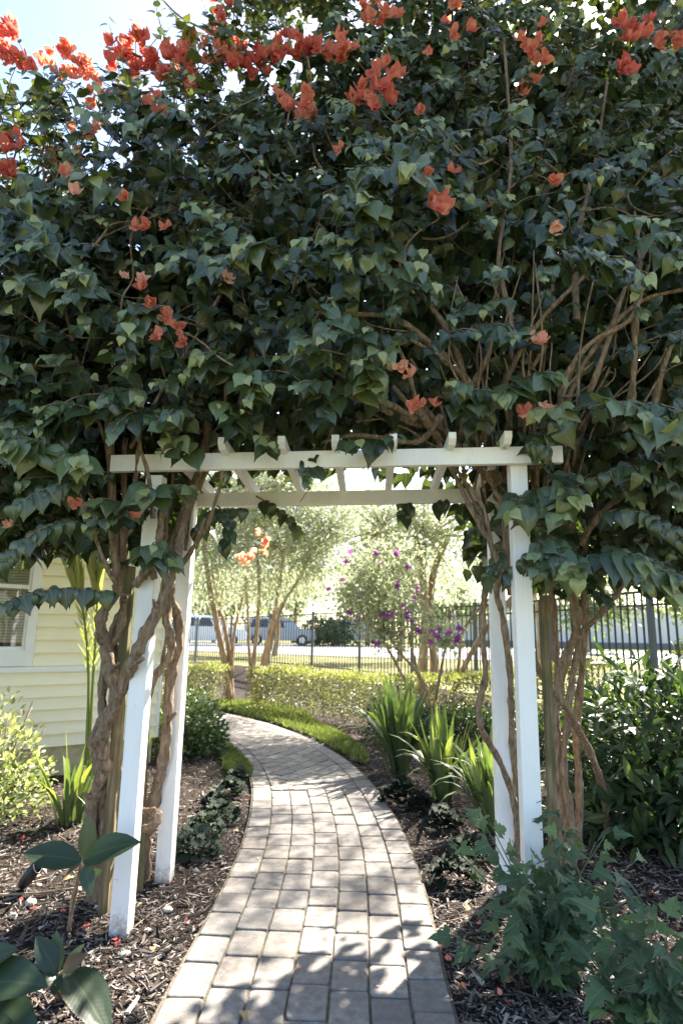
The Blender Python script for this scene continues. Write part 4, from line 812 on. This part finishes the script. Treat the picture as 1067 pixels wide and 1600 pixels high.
hedge([(.55, 8.9), (1.2, 8.5), (1.9, 8.0), (2.5, 7.3)], .32, .42, 6000, 'loose dark green row of foliage in front of the long hedge', 'shrub_leaf', .06, .14, None, 'leafy_border', (.45, .25), ELL)
# ------------------------------------------------------------------ shrubs in the beds
def bush(name, base, label, cat, H_, W_, n, size, mat, tm, tint=(.5, .2), stems=8, up=.5, bark='bark', hollow=.5, group=None, own=0, key=None):
    base = Vector(base); t = thing(name, base, label, cat, group); b = MB(); P = []; D = []
    q = unit(rnd(n)) * (rng.random((n, 1)) ** (1 - hollow) ) ; q[:, 2] = np.abs(q[:, 2]) * 1.0
    P = np.array(base) + q * [W_, W_, H_ * .92] * (1 + .12 * vnoise(q[:, 0] * 3, q[:, 2] * 3, 2.5, base.x)[:, None]) + [0, 0, .06]
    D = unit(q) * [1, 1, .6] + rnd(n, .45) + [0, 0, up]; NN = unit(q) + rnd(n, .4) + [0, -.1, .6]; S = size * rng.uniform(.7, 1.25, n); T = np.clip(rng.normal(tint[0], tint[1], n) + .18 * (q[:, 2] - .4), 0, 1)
    for j in range(stems):
        e = np.array(base) + unit(rnd(1))[0] * [W_ * .8, W_ * .8, 0] + [0, 0, H_ * rng.uniform(.6, .95)]; V, F = tube_arrays(catmull([np.array(base) + rng.normal(0, .03, 3) * [1, 1, 0], (np.array(base) * .6 + e * .4) + rng.normal(0, .03, 3), e], 3), np.linspace(.011, .003, 7), 5); b.add(V.tolist(), F)
    link('stems', b.mesh(smooth=True), bark, t)['kind'] = 'stuff'
    order = np.argsort(P[:, 1]); o_ = order[:own]; r_ = order[own:]
    for i in o_:
        ti_ = int(rng.integers(0, len(tm))); leaf_single('leaf', mat, t, tm[ti_], (key, ti_), P[i], D[i], NN[i], S[i], T[i])
    leaf_obj('foliage', mat, t, tm, P[r_], D[r_], NN[r_], S[r_], T[r_], 'stuff'); return t
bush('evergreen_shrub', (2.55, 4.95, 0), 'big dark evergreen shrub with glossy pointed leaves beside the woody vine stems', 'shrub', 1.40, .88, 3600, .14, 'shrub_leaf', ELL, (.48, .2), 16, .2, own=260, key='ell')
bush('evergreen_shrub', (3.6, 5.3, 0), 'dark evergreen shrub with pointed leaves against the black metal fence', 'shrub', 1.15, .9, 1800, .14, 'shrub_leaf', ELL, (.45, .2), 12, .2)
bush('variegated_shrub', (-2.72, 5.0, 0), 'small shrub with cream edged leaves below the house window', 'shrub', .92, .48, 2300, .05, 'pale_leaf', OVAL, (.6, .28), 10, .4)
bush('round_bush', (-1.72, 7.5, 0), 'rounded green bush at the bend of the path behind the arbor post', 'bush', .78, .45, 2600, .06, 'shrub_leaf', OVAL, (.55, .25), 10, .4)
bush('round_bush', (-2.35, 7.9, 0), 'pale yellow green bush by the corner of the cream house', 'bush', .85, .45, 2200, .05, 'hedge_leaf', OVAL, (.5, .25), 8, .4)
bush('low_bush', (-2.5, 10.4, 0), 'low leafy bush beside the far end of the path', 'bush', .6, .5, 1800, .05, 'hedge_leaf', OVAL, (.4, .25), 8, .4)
# lobed leaf shrubs by the front post
def lobed_shrub(base, label, stems, hmax, spread, size, n_own):
    base = np.array(base); t = thing('lobed_leaf_shrub', base, label, 'shrub'); b = MB(); P, D, Nn, S, T = [], [], [], [], []
    for i in range(stems):
        a = rng.random() * 6.28; h = hmax * rng.uniform(.3, 1); r = spread * rng.uniform(.2, 1) * (1.25 - .4 * h / hmax); e = base + np.array([math.cos(a) * r, math.sin(a) * r * .7, h])
        C = catmull([base + rng.normal(0, .03, 3) * [1, 1, 0], base * .5 + e * .5 + np.array([-math.cos(a), -math.sin(a), 0]) * r * .18, e], 10); V, F = tube_arrays(C[::2], np.linspace(.005, .002, len(C[::2])), 5); b.add(V.tolist(), F)
        for j in range(5, len(C)):
            for rep in range(int(rng.random() < .72)):
                aa = rng.random() * 6.28; ld = np.array([math.cos(aa), math.sin(aa) - .35, -.25 + .3 * j / len(C)]) + rng.normal(0, .2, 3); o_ = unit(ld) * .035
                P.append(C[j] + o_); D.append(ld); Nn.append(np.array([0, -.45, .9]) + rng.normal(0, .45, 3)); S.append(size * rng.uniform(.6, 1.25) * (1 - .3 * (j / len(C)) ** 4)); T.append(np.clip(rng.normal(.42, .17) + .2 * (j > len(C) - 3), 0, 1))
    link('stems', b.mesh(smooth=True), 'lobed_leaf', t)['kind'] = 'stuff'; P, D, Nn, S, T = map(np.array, (P, D, Nn, S, T)); order = np.argsort(P[:, 1])
    for i in order[:n_own]: leaf_single('leaf', 'lobed_leaf', t, LOBED[0], 'lobed', P[i], D[i], Nn[i], S[i], T[i])
    if len(order) > n_own: leaf_obj('foliage', 'lobed_leaf', t, LOBED, P[order[n_own:]], D[order[n_own:]], Nn[order[n_own:]], S[order[n_own:]], T[order[n_own:]], 'stuff')
lobed_shrub((.92, 2.92, 0), 'leafy shrub with lobed maple-like leaves growing against the front arbor post', 34, .70, .48, .092, 290)
lobed_shrub((1.14, 2.38, 0), 'low lobed leaf plant in the shaded mulch away from the path edge', 20, .58, .32, .105, 260)
# strap leaved clumps
def strap(base, label, n, h, spread, wd, tint=(.5, .2), name='strap_leaf_clump', cat='plant', bend=.5, group=None):
    base = Vector(base); t = thing(name, base, label, cat, group)
    for i in range(n):
        a = rng.random() * 6.28; L = h * rng.uniform(.65, 1.12); lean = spread * rng.random() ** .7; bd = bend * rng.random() ** 2.2 * 2.2; dx, dy = math.cos(a), math.sin(a); m_ = 9
        sx, sy = -dy, dx; tw = rng.normal(0, .5); V = []; th = 0; p = np.array([base.x + dx * .03, base.y + dy * .03, 0.0]) + rng.normal(0, .025, 3) * [1, 1, 0]; ang = math.pi / 2 - lean * .6
        for j in range(m_):
            f = j / (m_ - 1); w_ = wd * (.55 + .5 * math.sin(min(1, f * 1.5) * 1.57)) * (1 - f ** 4) * .5 + .0008; c2 = math.cos(tw * f); s2 = math.sin(tw * f)
            ax = np.array([sx * c2 + dx * s2, sy * c2 + dy * s2, 0]); V += [tuple(p - ax * w_), tuple(p + np.array([dx, dy, 0]) * w_ * .25), tuple(p + ax * w_)]
            ang -= bd * f * .55; p = p + np.array([dx * math.cos(ang), dy * math.cos(ang), math.sin(ang)]) * L / (m_ - 1); p[2] = max(p[2], .02)
        F = [(3 * j + k_, 3 * j + k_ + 1, 3 * j + k_ + 4, 3 * j + k_ + 3) for j in range(m_ - 1) for k_ in (0, 1)]
        tn = float(np.clip(rng.normal(*tint), 0, 1)); me = raw(np.array(V), [q for f in F for q in f], np.arange(len(F)) * 4, np.full(len(V), tn), np.ones(len(V)), np.zeros(len(V)), name='blade'); link('blade', me, 'blade', t)
strap((.66, 6.75, 0), 'tall bluish strap leaved clump standing behind the pale green one', 72, 1.02, .72, .062, (.25, .15), bend=.4)
strap((.95, 5.75, 0), 'bright green strap leaved clump glowing in sun beside the path', 76, .80, .72, .056, (.55, .2), bend=.45)
strap((1.2, 4.9, 0), 'arching strap leaved clump touching the rear fence side post', 62, .74, .75, .052, (.42, .2), bend=.5)
strap((-2.02, 4.95, 0), 'strap leaved clump below the house siding near the twisted trunks', 30, .66, .6, .045, (.45, .25), bend=.45)
strap((-1.75, 5.4, 0), 'yellowing strap leaves at the foot of the upright palm fronds', 16, .62, .35, .05, (.85, .12), bend=.2)
strap((-1.55, 4.5, 0), 'small arching strap leaved tuft in the mulch behind the timber stake', 14, .45, .8, .03, (.45, .2), bend=.6)
# upright palm fronds by the house
pal = thing('young_palm', Y(132, 1190, 5.7), 'young palm with upright sunlit fronds against the cream siding', 'palm')
for pix, L0 in (([(134, 1215, 5.6), (139, 1060, 5.6), (131, 960, 5.55), (112, 880, 5.5), (84, 800, 5.4)], .34), ([(137, 1215, 5.62), (146, 1060, 5.6), (152, 960, 5.6), (150, 870, 5.6), (140, 830, 5.6)], .32)):
    C = catmull([Y(*q) for q in pix], 14); b = MB(); V, F = tube_arrays(C[::2], np.linspace(.016, .004, len(C[::2])), 6); b.add(V.tolist(), F); fr = sub(link('frond', b.mesh(smooth=True), 'palm', pal))
    P, D, Nn, S, T = [], [], [], [], []; TT = unit(np.gradient(C, axis=0))
    for i in range(int(len(C) * .28), len(C)):
        f = i / len(C)
        for sg in (-1, 1):
            for rep in range(3 if f > .55 else 1):
                P.append(C[i] + rng.normal(0, .006, 3)); D.append(TT[i] * (1.5 + rng.random()) + np.array([sg * (.45 if f > .5 else .7), rng.normal(0, .15), -.1 if f > .5 else -.4])); Nn.append((0, -1, .3)); S.append(L0 * rng.uniform(.7, 1.1) * (1 if f > .5 else .5)); T.append(np.clip(rng.normal(.6, .2), 0, 1))
    LT_ = [strip_leaf([(0, .02), (.3, .05), (.7, .035), (1, 0)], .3, .05)]
    leaf_obj('leaflets', 'palm', fr, LT_, np.array(P), np.array(D), np.array(Nn), np.array(S), np.array(T), 'stuff')
# ruffled rosettes edging the path
def rosette(x, y, r, tint, label, group):
    base = Vector((x, y, .012)); t = thing('rosette_plant', base, label, 'plant', group); n = 64; a = rng.random(n) * 6.28; rr = rng.random(n) ** .6 * r; h = .04 + (1 - rr / r) * .11 * (r / .15) + rng.random(n) * .03
    P = np.stack([x + np.cos(a) * rr * .75, y + np.sin(a) * rr * .75, h], 1); D = np.stack([np.cos(a), np.sin(a), .35 + rng.normal(0, .3, n)], 1) + rnd(n, .25); Nn = np.stack([-np.cos(a) * .4, -np.sin(a) * .4 - .2, np.ones(n)], 1) + rnd(n, .25); S = rng.uniform(.055, .085, n) * (r / .15); T = np.clip(rng.normal(tint, .18, n), 0, 1)
    for i in range(n): leaf_single('leaf', 'dark_leaf', t, RUFF[0], 'ruff', P[i], D[i], Nn[i], S[i], T[i])
LG = 'ruffled rosettes edging the house side of the path'; RG = 'dark rosettes edging the fence side of the path'
for px, py, r in ((303, 1343, .17), (322, 1312, .15), (345, 1292, .14), (338, 1268, .13), (358, 1248, .15), (372, 1225, .12)): p = G(px, py); rosette(p.x, p.y, r, .68 if py > 1290 else .5, {1343: 'ruffled grey green rosette closest to the base of the rear white post, house side', 1225: 'small ruffled rosette touching the tongue of mown grass, house side of the path'}.get(py, 'ruffled grey green rosette mid row on the house side of the path'), LG)
for px, py, r in ((628, 1262, .20), (712, 1388, .16), (735, 1350, .14), (690, 1300, .15), (660, 1275, .14)): p = G(px, py); rosette(p.x, p.y, r, .12, {1262: 'broad near black rosette plant at the foot of the bright green strap leaves', 1388: 'near black rosette plant closest to the lobed leaf shrub on the fence side'}.get(py, 'near black rosette plant in the mulch between strap leaf clumps on the fence side'), RG)
# large veined leaves at the foot of the twisted trunks
BIG = [strip_leaf([(0, .02), (.08, .10), (.2, .19), (.4, .25), (.6, .235), (.78, .165), (.92, .07), (1, 0)], .22, d) for d in (.12, .30, -.1)]
def bigplant(base, label, specs, stemr=.006):
    base = Vector(base); t = thing('broad_leaf_plant', base, label, 'plant'); b = MB()
    for (px, py, y), (qx, qy, qy_), tn, k_, nrm, par_ in specs:
        p, q = Y(px, py, y), Y(qx, qy, qy_); L = (q - p).length; leaf_single('leaf', 'big_leaf', t, BIG[k_], ('big', k_), p, q - p, nrm, L, tn)
        if par_: V, F = tube_arrays(catmull([tuple(base + Vector((rng.normal(0, .015), rng.normal(0, .015), 0))), tuple(base.lerp(p, .55) + Vector((rng.normal(0, .012), 0, 0))), tuple(p)], 5), np.linspace(stemr * 1.3, stemr, 11), 6); b.add(V.tolist(), F)
    if b.v: link('stem', b.mesh(smooth=True), 'pale_bark', t)
    return t
bigplant(G(108, 1462), 'plant on a bare stalk with two wide dark veined leaves', [((128, 1345, 3.02), (37, 1328, 2.95), .25, 0, (.1, -.75, .8), 1), ((130, 1344, 3.02), (199, 1303, 2.92), .25, 1, (-.1, -.7, .8), 1), ((134, 1350, 3.0), (140, 1395, 2.92), .35, 1, (.2, -1, .3), 1), ((140, 1372, 3.0), (156, 1360, 2.95), .5, 0, (-.2, -.8, .4), 0), ((131, 1340, 3.04), (142, 1272, 3.06), .75, 0, (.8, -.6, .1), 0), ((126, 1350, 3.02), (98, 1368, 3.06), .3, 0, (0, -.5, .9), 0)])
bigplant(G(98, 1568), 'low broad leaf plant with one reddish leaf beside the front post', [((92, 1525, 2.62), (58, 1462, 2.62), .2, 0, (.5, -.8, .5), 1), ((92, 1520, 2.62), (85, 1455, 2.66), .25, 0, (-.2, -.8, .4), 1), ((100, 1522, 2.60), (124, 1470, 2.66), .35, 1, (-.5, -.8, .4), 1), ((98, 1518, 2.58), (133, 1490, 2.56), .97, 0, (-.2, -.8, .6), 1), ((104, 1516, 2.6), (172, 1582, 2.42), .2, 1, (.5, -.6, .9), 1), ((96, 1520, 2.6), (88, 1560, 2.5), .4, 2, (0, -1, .3), 1), ((90, 1528, 2.6), (50, 1530, 2.52), .22, 1, (0, -.6, .9), 1)])
bigplant(G(-30, 1590), 'broad leaf plant with huge smooth leaves in deep shade', [((-50, 1560, 2.35), (52, 1600, 2.2), .3, 1, (.1, -.5, 1), 1), ((-50, 1540, 2.38), (50, 1512, 2.26), .3, 1, (0, -.6, 1), 1), ((-55, 1520, 2.4), (22, 1478, 2.36), .25, 0, (0, -.6, 1), 1), ((-40, 1600, 2.3), (18, 1640, 2.15), .2, 0, (0, -.5, 1), 1)])
# ------------------------------------------------------------------ lawn strips, mulch chips, litter
LAWN_L = [G(*q) for q in ((318, 1150), (345, 1150), (372, 1172), (398, 1203), (402, 1216), (366, 1219), (352, 1205), (348, 1180), (330, 1160))]
LAWN_R = [G(*q) for q in ((330, 1098), (420, 1101), (478, 1116), (492, 1133), (540, 1155), (571, 1180), (573, 1198), (560, 1196), (540, 1182), (480, 1151), (425, 1131), (350, 1113))]
def lawn(poly, n, label_name):
    X = [p.x for p in poly]; Yv = [p.y for p in poly]; P = []
    b = MB(); b.v = [(p.x, p.y, float(mulch_z(np.array([p.x]), np.array([p.y]))[0]) + .018) for p in poly]; b.f = [tuple(range(len(poly)))[::-1]]
    me = b.mesh(); bm = bmesh.new(); bm.from_mesh(me); bmesh.ops.recalc_face_normals(bm, faces=bm.faces[:]); bm.to_mesh(me); bm.free()
    tag(link('lawn', me, 'lawn_soil'), kind='structure')
    while len(P) < n:
        x, y = rng.uniform(min(X), max(X)), rng.uniform(min(Yv), max(Yv))
        if inpoly(x, y, poly) and pdist(np.array([x]), np.array([y]))[0] > HWID - .01: P.append((x, y, .02))
    P = np.array(P); m_ = len(P); D = rnd(m_, .42) + [0, 0, 1.0]
    o = leaf_obj('grass', 'grass', None, LANCE, P, D, rnd(m_) + [0, -.3, .2], rng.uniform(.05, .10, m_), np.clip(rng.normal(.5, .22, m_), 0, 1)); tag(o, label_name, 'grass', kind='stuff')
lawn(LAWN_L, 9000, 'small tongue of mown grass inside the bend of the path'); lawn(LAWN_R, 22000, 'curved strip of mown grass along the outer edge of the path')
chips = [(np.array([(-.5, 0, -.5), (.5, 0, -.5), (.35, .9, -.4), (-.3, 1, -.4), (-.45, .02, .5), (.5, .05, .45), (.3, .92, .5), (-.25, .97, .4)]) * [.17, 1, .09], [(0, 3, 2, 1), (4, 5, 6, 7), (0, 1, 5, 4), (1, 2, 6, 5), (2, 3, 7, 6), (3, 0, 4, 7)], np.ones(8), np.zeros(8)),
         (np.array([(-.5, 0, 0), (.5, .1, -.2), (.1, 1, 0), (-.1, .3, .5)]) * [.28, 1, .16], [(0, 2, 1), (0, 1, 3), (1, 2, 3), (2, 0, 3)], np.ones(4), np.zeros(4))]
nchip = 62000; cy_ = 2.0 + 8.5 * rng.random(nchip * 2) ** 1.9; half = .62 * cy_ + .25; cx_ = rng.uniform(-1, 1, nchip * 2) * half
ok = (pdist(cx_, cy_) > HWID + .015) & (cx_ > -3.4)
for poly in (LAWN_L, LAWN_R): ok &= ~np.array([inpoly(a, b_, poly) for a, b_ in zip(cx_, cy_)])
cx_, cy_ = cx_[ok][:nchip], cy_[ok][:nchip]; m_ = len(cx_); P = np.stack([cx_, cy_, mulch_z(cx_, cy_) + rng.uniform(.0, .018, m_)], 1); D = rnd(m_) * [1, 1, .22]
pale = rng.random(m_); o = leaf_obj('mulch_chips', 'mulch_chip', None, chips, P, D, rnd(m_, .35) + [0, 0, 1], np.where(rng.random(m_) < .06, rng.uniform(.06, .10, m_), rng.uniform(.014, .048, m_)), np.clip(np.where(pale < .11, rng.uniform(.82, 1, m_), rng.normal(.46, .24, m_)), 0, 1))
me = o.data; me.polygons.foreach_set('use_smooth', np.zeros(len(me.polygons), dtype=bool)); tag(o, 'shredded bark mulch covering the planting beds', 'mulch', kind='stuff')
for px, py, sc, c in ((381, 1580, .05, 0), (470, 1512, .018, 1), (612, 1376, .016, 1), (520, 1290, .02, 0), (592, 1540, .014, 1), (405, 1340, .018, 0), (560, 1452, .012, 1), (640, 1490, .016, 0)):
    PATHBITS = globals().setdefault('PATHBITS', []); PATHBITS.append((px, py, sc, c))
def free(px, py): p = G(px, py); return pdist(np.array([p.x]), np.array([p.y]))[0] > HWID + .03
pet = [raw(*leaves(BRACT, [(0, 0, .004)], [(rng.normal(), rng.normal(), .1)], [(0, 0, 1.)], [1.0], [.5]), name='fallen_petal') for i in range(3)]
for me in pet: me.materials.append(MAT['petal'])
dl = [raw(*leaves(HEART_LO, [(0, 0, .006)], [(rng.normal(), rng.normal(), .05)], [(.2, 0, 1.)], [1.0], [.5]), name='fallen_leaf') for i in range(3)]
for me in dl: me.materials.append(MAT['dead_leaf'])
k_ = 0
while k_ < 95:
    if rng.random() < .5: px, py = rng.uniform(690, 1060), rng.uniform(1340, 1598)
    else: px, py = rng.uniform(5, 400), rng.uniform(1240, 1590)
    if not free(px, py): continue
    p = G(px, py); z = float(mulch_z(np.array([p.x]), np.array([p.y]))[0]) + .016; left = px < 500; red = rng.random() < .6
    o = link('fallen_petal' if red else 'fallen_leaf', (pet if red else dl)[int(rng.integers(0, 3))], None, None, (p.x, p.y, z)); o.rotation_euler = (rng.normal(0, .3), rng.normal(0, .3), rng.random() * 6.28); s = rng.uniform(.022, .042) * (1 if red else 1.1); o.scale = (s, s, s)
    side = 'house' if left else 'fence'
    if red: tag(o, f'fallen pink-red petal lying on the mulch, {side} side of the path', 'petal', f'fallen petals on the {side} side')
    else: tag(o, f'dry yellowish fallen leaf on the mulch, {side} side of the path', 'leaf', f'fallen leaves on the {side} side')
    k_ += 1
for px, py, sc, c in PATHBITS:
    p = G(px, py, .055); o = link('fallen_petal' if c else 'fallen_leaf', (pet if c else dl)[int(rng.integers(0, 3))], None, None, (p.x, p.y, .056)); o.scale = (sc, sc, sc); o.rotation_euler.z = rng.random() * 6
    if sc == .05: tag(o, 'single larger dry leaf lying on the shaded pavers', 'leaf')
    elif c: tag(o, 'tiny pink-red petal fallen on the pavers of the path', 'petal', 'petals on the pavers')
    else: tag(o, 'small dry leaf fallen on the pavers of the path', 'leaf', 'small leaves on the pavers')
bm = bmesh.new(); bmesh.ops.create_icosphere(bm, subdivisions=2, radius=1)
for v in bm.verts: v.co *= 1 + .12 * math.sin(v.co.x * 3 + v.co.y * 5) + random.uniform(-.05, .05)
sme = bpy.data.meshes.new('pebble'); bm.to_mesh(sme); bm.free(); sme.materials.append(MAT['stone']); sme.polygons.foreach_set('use_smooth', np.ones(len(sme.polygons), dtype=bool))
for px, py, s in ((47, 1421, .028), (262, 1431, .024), (194, 1505, .02), (342, 1347, .018), (20, 1440, .02), (345, 1342, .014), (60, 1390, .016), (230, 1460, .014)):
    p = G(px, py); o = link('pebble', sme, None, None, (p.x, p.y, float(mulch_z(np.array([p.x]), np.array([p.y]))[0]) + s * .5)); o.scale = (s * 1.3, s, s * .65); o.rotation_euler.z = rng.random() * 6; tag(o, 'rounded pale pebble on the mulch around the arbor posts, house side', 'pebble', 'pebbles in the mulch')
for pts, r, lb in (([(100, 1417), (150, 1408), (205, 1398)], .007, 'dry fallen stick on the mulch beside the leaning garden spotlight'), ([(-10, 1410), (60, 1406), (120, 1398)], .009, 'long fallen stick lying on sunlit mulch under the house window shrub'), ([(208, 1462), (235, 1440), (262, 1420)], .003, 'thin pale stick leaning at the base of the front post'), ([(700, 1452), (740, 1440), (765, 1422)], .0035, 'bent pale twig on the shaded mulch by the lobed leaf shrub')):
    b = MB(); tube(b, [G(*q) + Vector((0, 0, .036)) for q in pts], r, r * .5, 6, .1); o = link('fallen_stick', b.mesh(smooth=True), 'pale_bark'); tag(o, lb, 'stick')
# garden spotlight
lb_ = G(34, 1398); lamp = thing('garden_spotlight', lb_, 'small black garden spotlight tube tilted in the mulch', 'spotlight')
ax = (Y(52, 1362, 3.72) - Vector((lb_.x, lb_.y, .05))).normalized(); c0 = Vector((lb_.x, lb_.y, .05)); u_ = ax.cross(Vector((0, 1, 0))).normalized(); w_ = ax.cross(u_); b = MB(); n = 20; rings = []
for rad, ln_, cut in ((.002, 0, 0), (.026, .0, 0), (.032, .02, 0), (.034, .15, .022), (.030, .149, .022), (.028, .07, 0), (.002, .069, 0)):
    rings.append([c0 + ax * (ln_ + cut * math.cos(i * 2 * math.pi / n)) + u_ * rad * math.cos(i * 2 * math.pi / n) + w_ * rad * math.sin(i * 2 * math.pi / n) for i in range(n)])
b.add([p for r_ in rings for p in r_], [(r_ * n + i, r_ * n + (i + 1) % n, (r_ + 1) * n + (i + 1) % n, (r_ + 1) * n + i) for r_ in range(len(rings) - 1) for i in range(n)]); link('housing', b.mesh(smooth=True), 'lamp_black', lamp)
b = MB(); V, F = tube_arrays([c0 + ax * (.151 + .022 * math.cos(i * .3307)) + u_ * .032 * math.cos(i * .3307) + w_ * .032 * math.sin(i * .3307) for i in range(20)], [.0025] * 20, 6); b.add(V.tolist(), F); link('rim', b.mesh(smooth=True), 'lamp_rim', lamp)
b = MB(); b.box(lb_ + Vector((-.008, -.008, -.05)), (.016, 0, 0), (0, .016, 0), (0, 0, .11)); link('stake', b.mesh(), 'lamp_black', lamp)
# ------------------------------------------------------------------ beyond the fence
def far_tree(x, y, h, r, label, n=4200):
    z = .42; tree('far_tree', (x, y, z), label, 'tree', [([(x, y, z - .1), (x + .1, y, z + h * .3), (x, y, z + h * .55)], .16, .08)], [((x, y, z + h * .62), (r, r, h * .38)), ((x - r * .5, y - .4, z + h * .5), (r * .7, r * .7, h * .25)), ((x + r * .5, y + .2, z + h * .52), (r * .7, r * .7, h * .26))], n, .26, 'far_leaf', DIAM, clump=.45, nclump=60, tint=(.6, .25))
for x, y, h, r, lb in ((-9, 44, 6, 2.6, 'broad tree beyond the road above the parked white car'), (-3.5, 47, 7, 2.8, 'tall round tree beyond the road behind the dark roadside shrubs'), (2, 43, 6.5, 2.6, 'rounded tree beyond the road behind the purple blooms'), (8, 45, 7, 2.8, 'leafy tree across the road near the low white building'), (14.5, 36, 6, 2.4, 'leafy tree shading the end of the low white building'), (20, 33, 7.5, 2.8, 'big tree across the road beyond the evergreen shrub'), (27, 36, 8, 3, 'tall tree across the road past the white building'), (-15, 40, 7, 3, 'dense tree beyond the house corner across the road'), (5, 58, 9, 4, 'distant tall tree rising above the white building'), (-7, 60, 9, 4, 'distant tall tree rising above the parked cars')): far_tree(x, y, h, r, lb)
for x, y, h, lb in ((-7.6, 25.5, 6.2, 'pale leafy verge tree beyond the fence above the white car'), (-2.6, 25, 6.6, 'pale leafy verge tree beyond the fence above the silver grey car'), (2.2, 22.5, 6.0, 'pale leafy verge tree beyond the fence behind the purple blooms'), (6.6, 20.5, 6.2, 'pale leafy verge tree beyond the fence behind the leaning stems'), (11.5, 19.5, 6.4, 'pale leafy verge tree beyond the fence above the evergreen shrubs')):
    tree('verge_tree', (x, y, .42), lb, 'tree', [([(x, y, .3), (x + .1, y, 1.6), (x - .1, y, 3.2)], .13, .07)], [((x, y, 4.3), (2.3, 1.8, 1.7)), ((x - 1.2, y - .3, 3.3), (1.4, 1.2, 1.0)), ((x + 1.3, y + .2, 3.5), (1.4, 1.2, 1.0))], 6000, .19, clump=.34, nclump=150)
bush('roadside_shrub', (-.9, 41, .42), 'dark rounded shrub standing across the road behind the fence', 'bush', 1.9, 2.0, 1500, .3, 'shrub_leaf', DIAM, (.6, .2), 3)
bush('roadside_shrub', (17.5, 29, .42), 'pale green low shrub on the dry verge near the white building', 'bush', 1.2, 1.6, 1200, .25, 'hedge_leaf', DIAM, (.5, .2), 3)
bld = thing('white_building', (16, 52, .42), 'long low white building with a dark roof edge across the road', 'building')
box_part('wall', 'building_white', bld, (8, 48, .3), (26, 0, 0), (0, 8, 0), (0, 0, 3.1), 0); box_part('roof', 'building_roof', bld, (7.6, 47.6, 3.42), (26.8, 0, 0), (0, 8.8, 0), (0, 0, .3), 0)
box_part('plinth', 'building_roof', bld, (7.9, 47.9, .3), (26.2, 0, 0), (0, .09, 0), (0, 0, .55), 0)
for i in range(7): box_part('downpipe', 'building_white', bld, (9 + i * 4, 47.86, .9), (.1, 0, 0), (0, .12, 0), (0, 0, 2.5), 0)
def car(x, y, rz, paint, label):
    t = thing('parked_car', (x, y, .43), label, 'car', 'cars parked across the road'); c, s = math.cos(rz), math.sin(rz)
    def P(a, b_, z): return (x + a * c - b_ * s, y + a * s + b_ * c, .43 + z)
    prof = [(-2.3, .45), (-2.32, .85), (-2.2, 1.02), (-1.95, 1.62), (-1.7, 1.72), (.35, 1.72), (.75, 1.6), (1.25, 1.08), (2.15, .95), (2.32, .7), (2.32, .4), (1.9, .30), (-1.9, .30)]
    b = MB(); n = len(prof); b.add([P(a, -.9 * (1 if z < 1.1 else .84), z) for a, z in prof] + [P(a, .9 * (1 if z < 1.1 else .84), z) for a, z in prof], [tuple(range(n)), tuple(range(2 * n - 1, n - 1, -1))] + [(i, i + n, (i + 1) % n + n, (i + 1) % n) for i in range(n)]); link('body', b.mesh(bevel=.03), paint, t)
    for sd in (-1, 1):
        for a0, a1, b0, b1_ in ((-1.85, -.75, -1.65, -.72), (-.65, .35, -.63, .12), ):
            w1 = MB(); w1.add([P(a0, sd * .905, 1.1), P(a1, sd * .905, 1.1), P(b1_, sd * .80, 1.6), P(b0, sd * .80, 1.6)], [(0, 1, 2, 3)]); link('window', w1.mesh(), 'car_glass', t)
        for a in (-1.4, 1.45):
            b = MB(); b.add([P(a + .34 * math.cos(i * .3927), sd * q, .34 + .34 * math.sin(i * .3927)) for q in (.70, .93) for i in range(16)], [tuple(range(16)), tuple(range(31, 15, -1))] + [(i, (i + 1) % 16, (i + 1) % 16 + 16, i + 16) for i in range(16)]); wh = sub(link('wheel', b.mesh(), 'tyre', t))
            b = MB(); b.add([P(a + .2 * math.cos(i * .5236), sd * .94, .34 + .2 * math.sin(i * .5236)) for i in range(12)], [tuple(range(12))]); link('rim', b.mesh(), 'rim_metal', wh)
        b = MB(); b.box(P(-2.36, sd * .7 - .1, .8), Vector(P(-2.30, 0, 0)) - Vector(P(-2.36, 0, 0)), Vector(P(0, .2, 0)) - Vector(P(0, 0, 0)), (0, 0, .2)); link('tail_light', b.mesh(), 'tail_red', t)
    w1 = MB(); w1.add([P(.85, -.78, 1.52), P(1.23, -.84, 1.12), P(1.23, .84, 1.12), P(.85, .78, 1.52)], [(0, 1, 2, 3)]); link('windscreen', w1.mesh(), 'car_glass', t)
car(-7.9, 37.0, .15, 'car_white', 'white parked car beyond the fence near the leaning tree stems'); car(-3.9, 39.5, .15, 'car_dark', 'silver grey parked car beyond the fence next to the white one'); car(1.2, 44, .05, 'car_white', 'pale parked car half hidden behind the dark roadside shrub')
for o in bpy.data.objects:
    if '_b' in o: del o['_b']
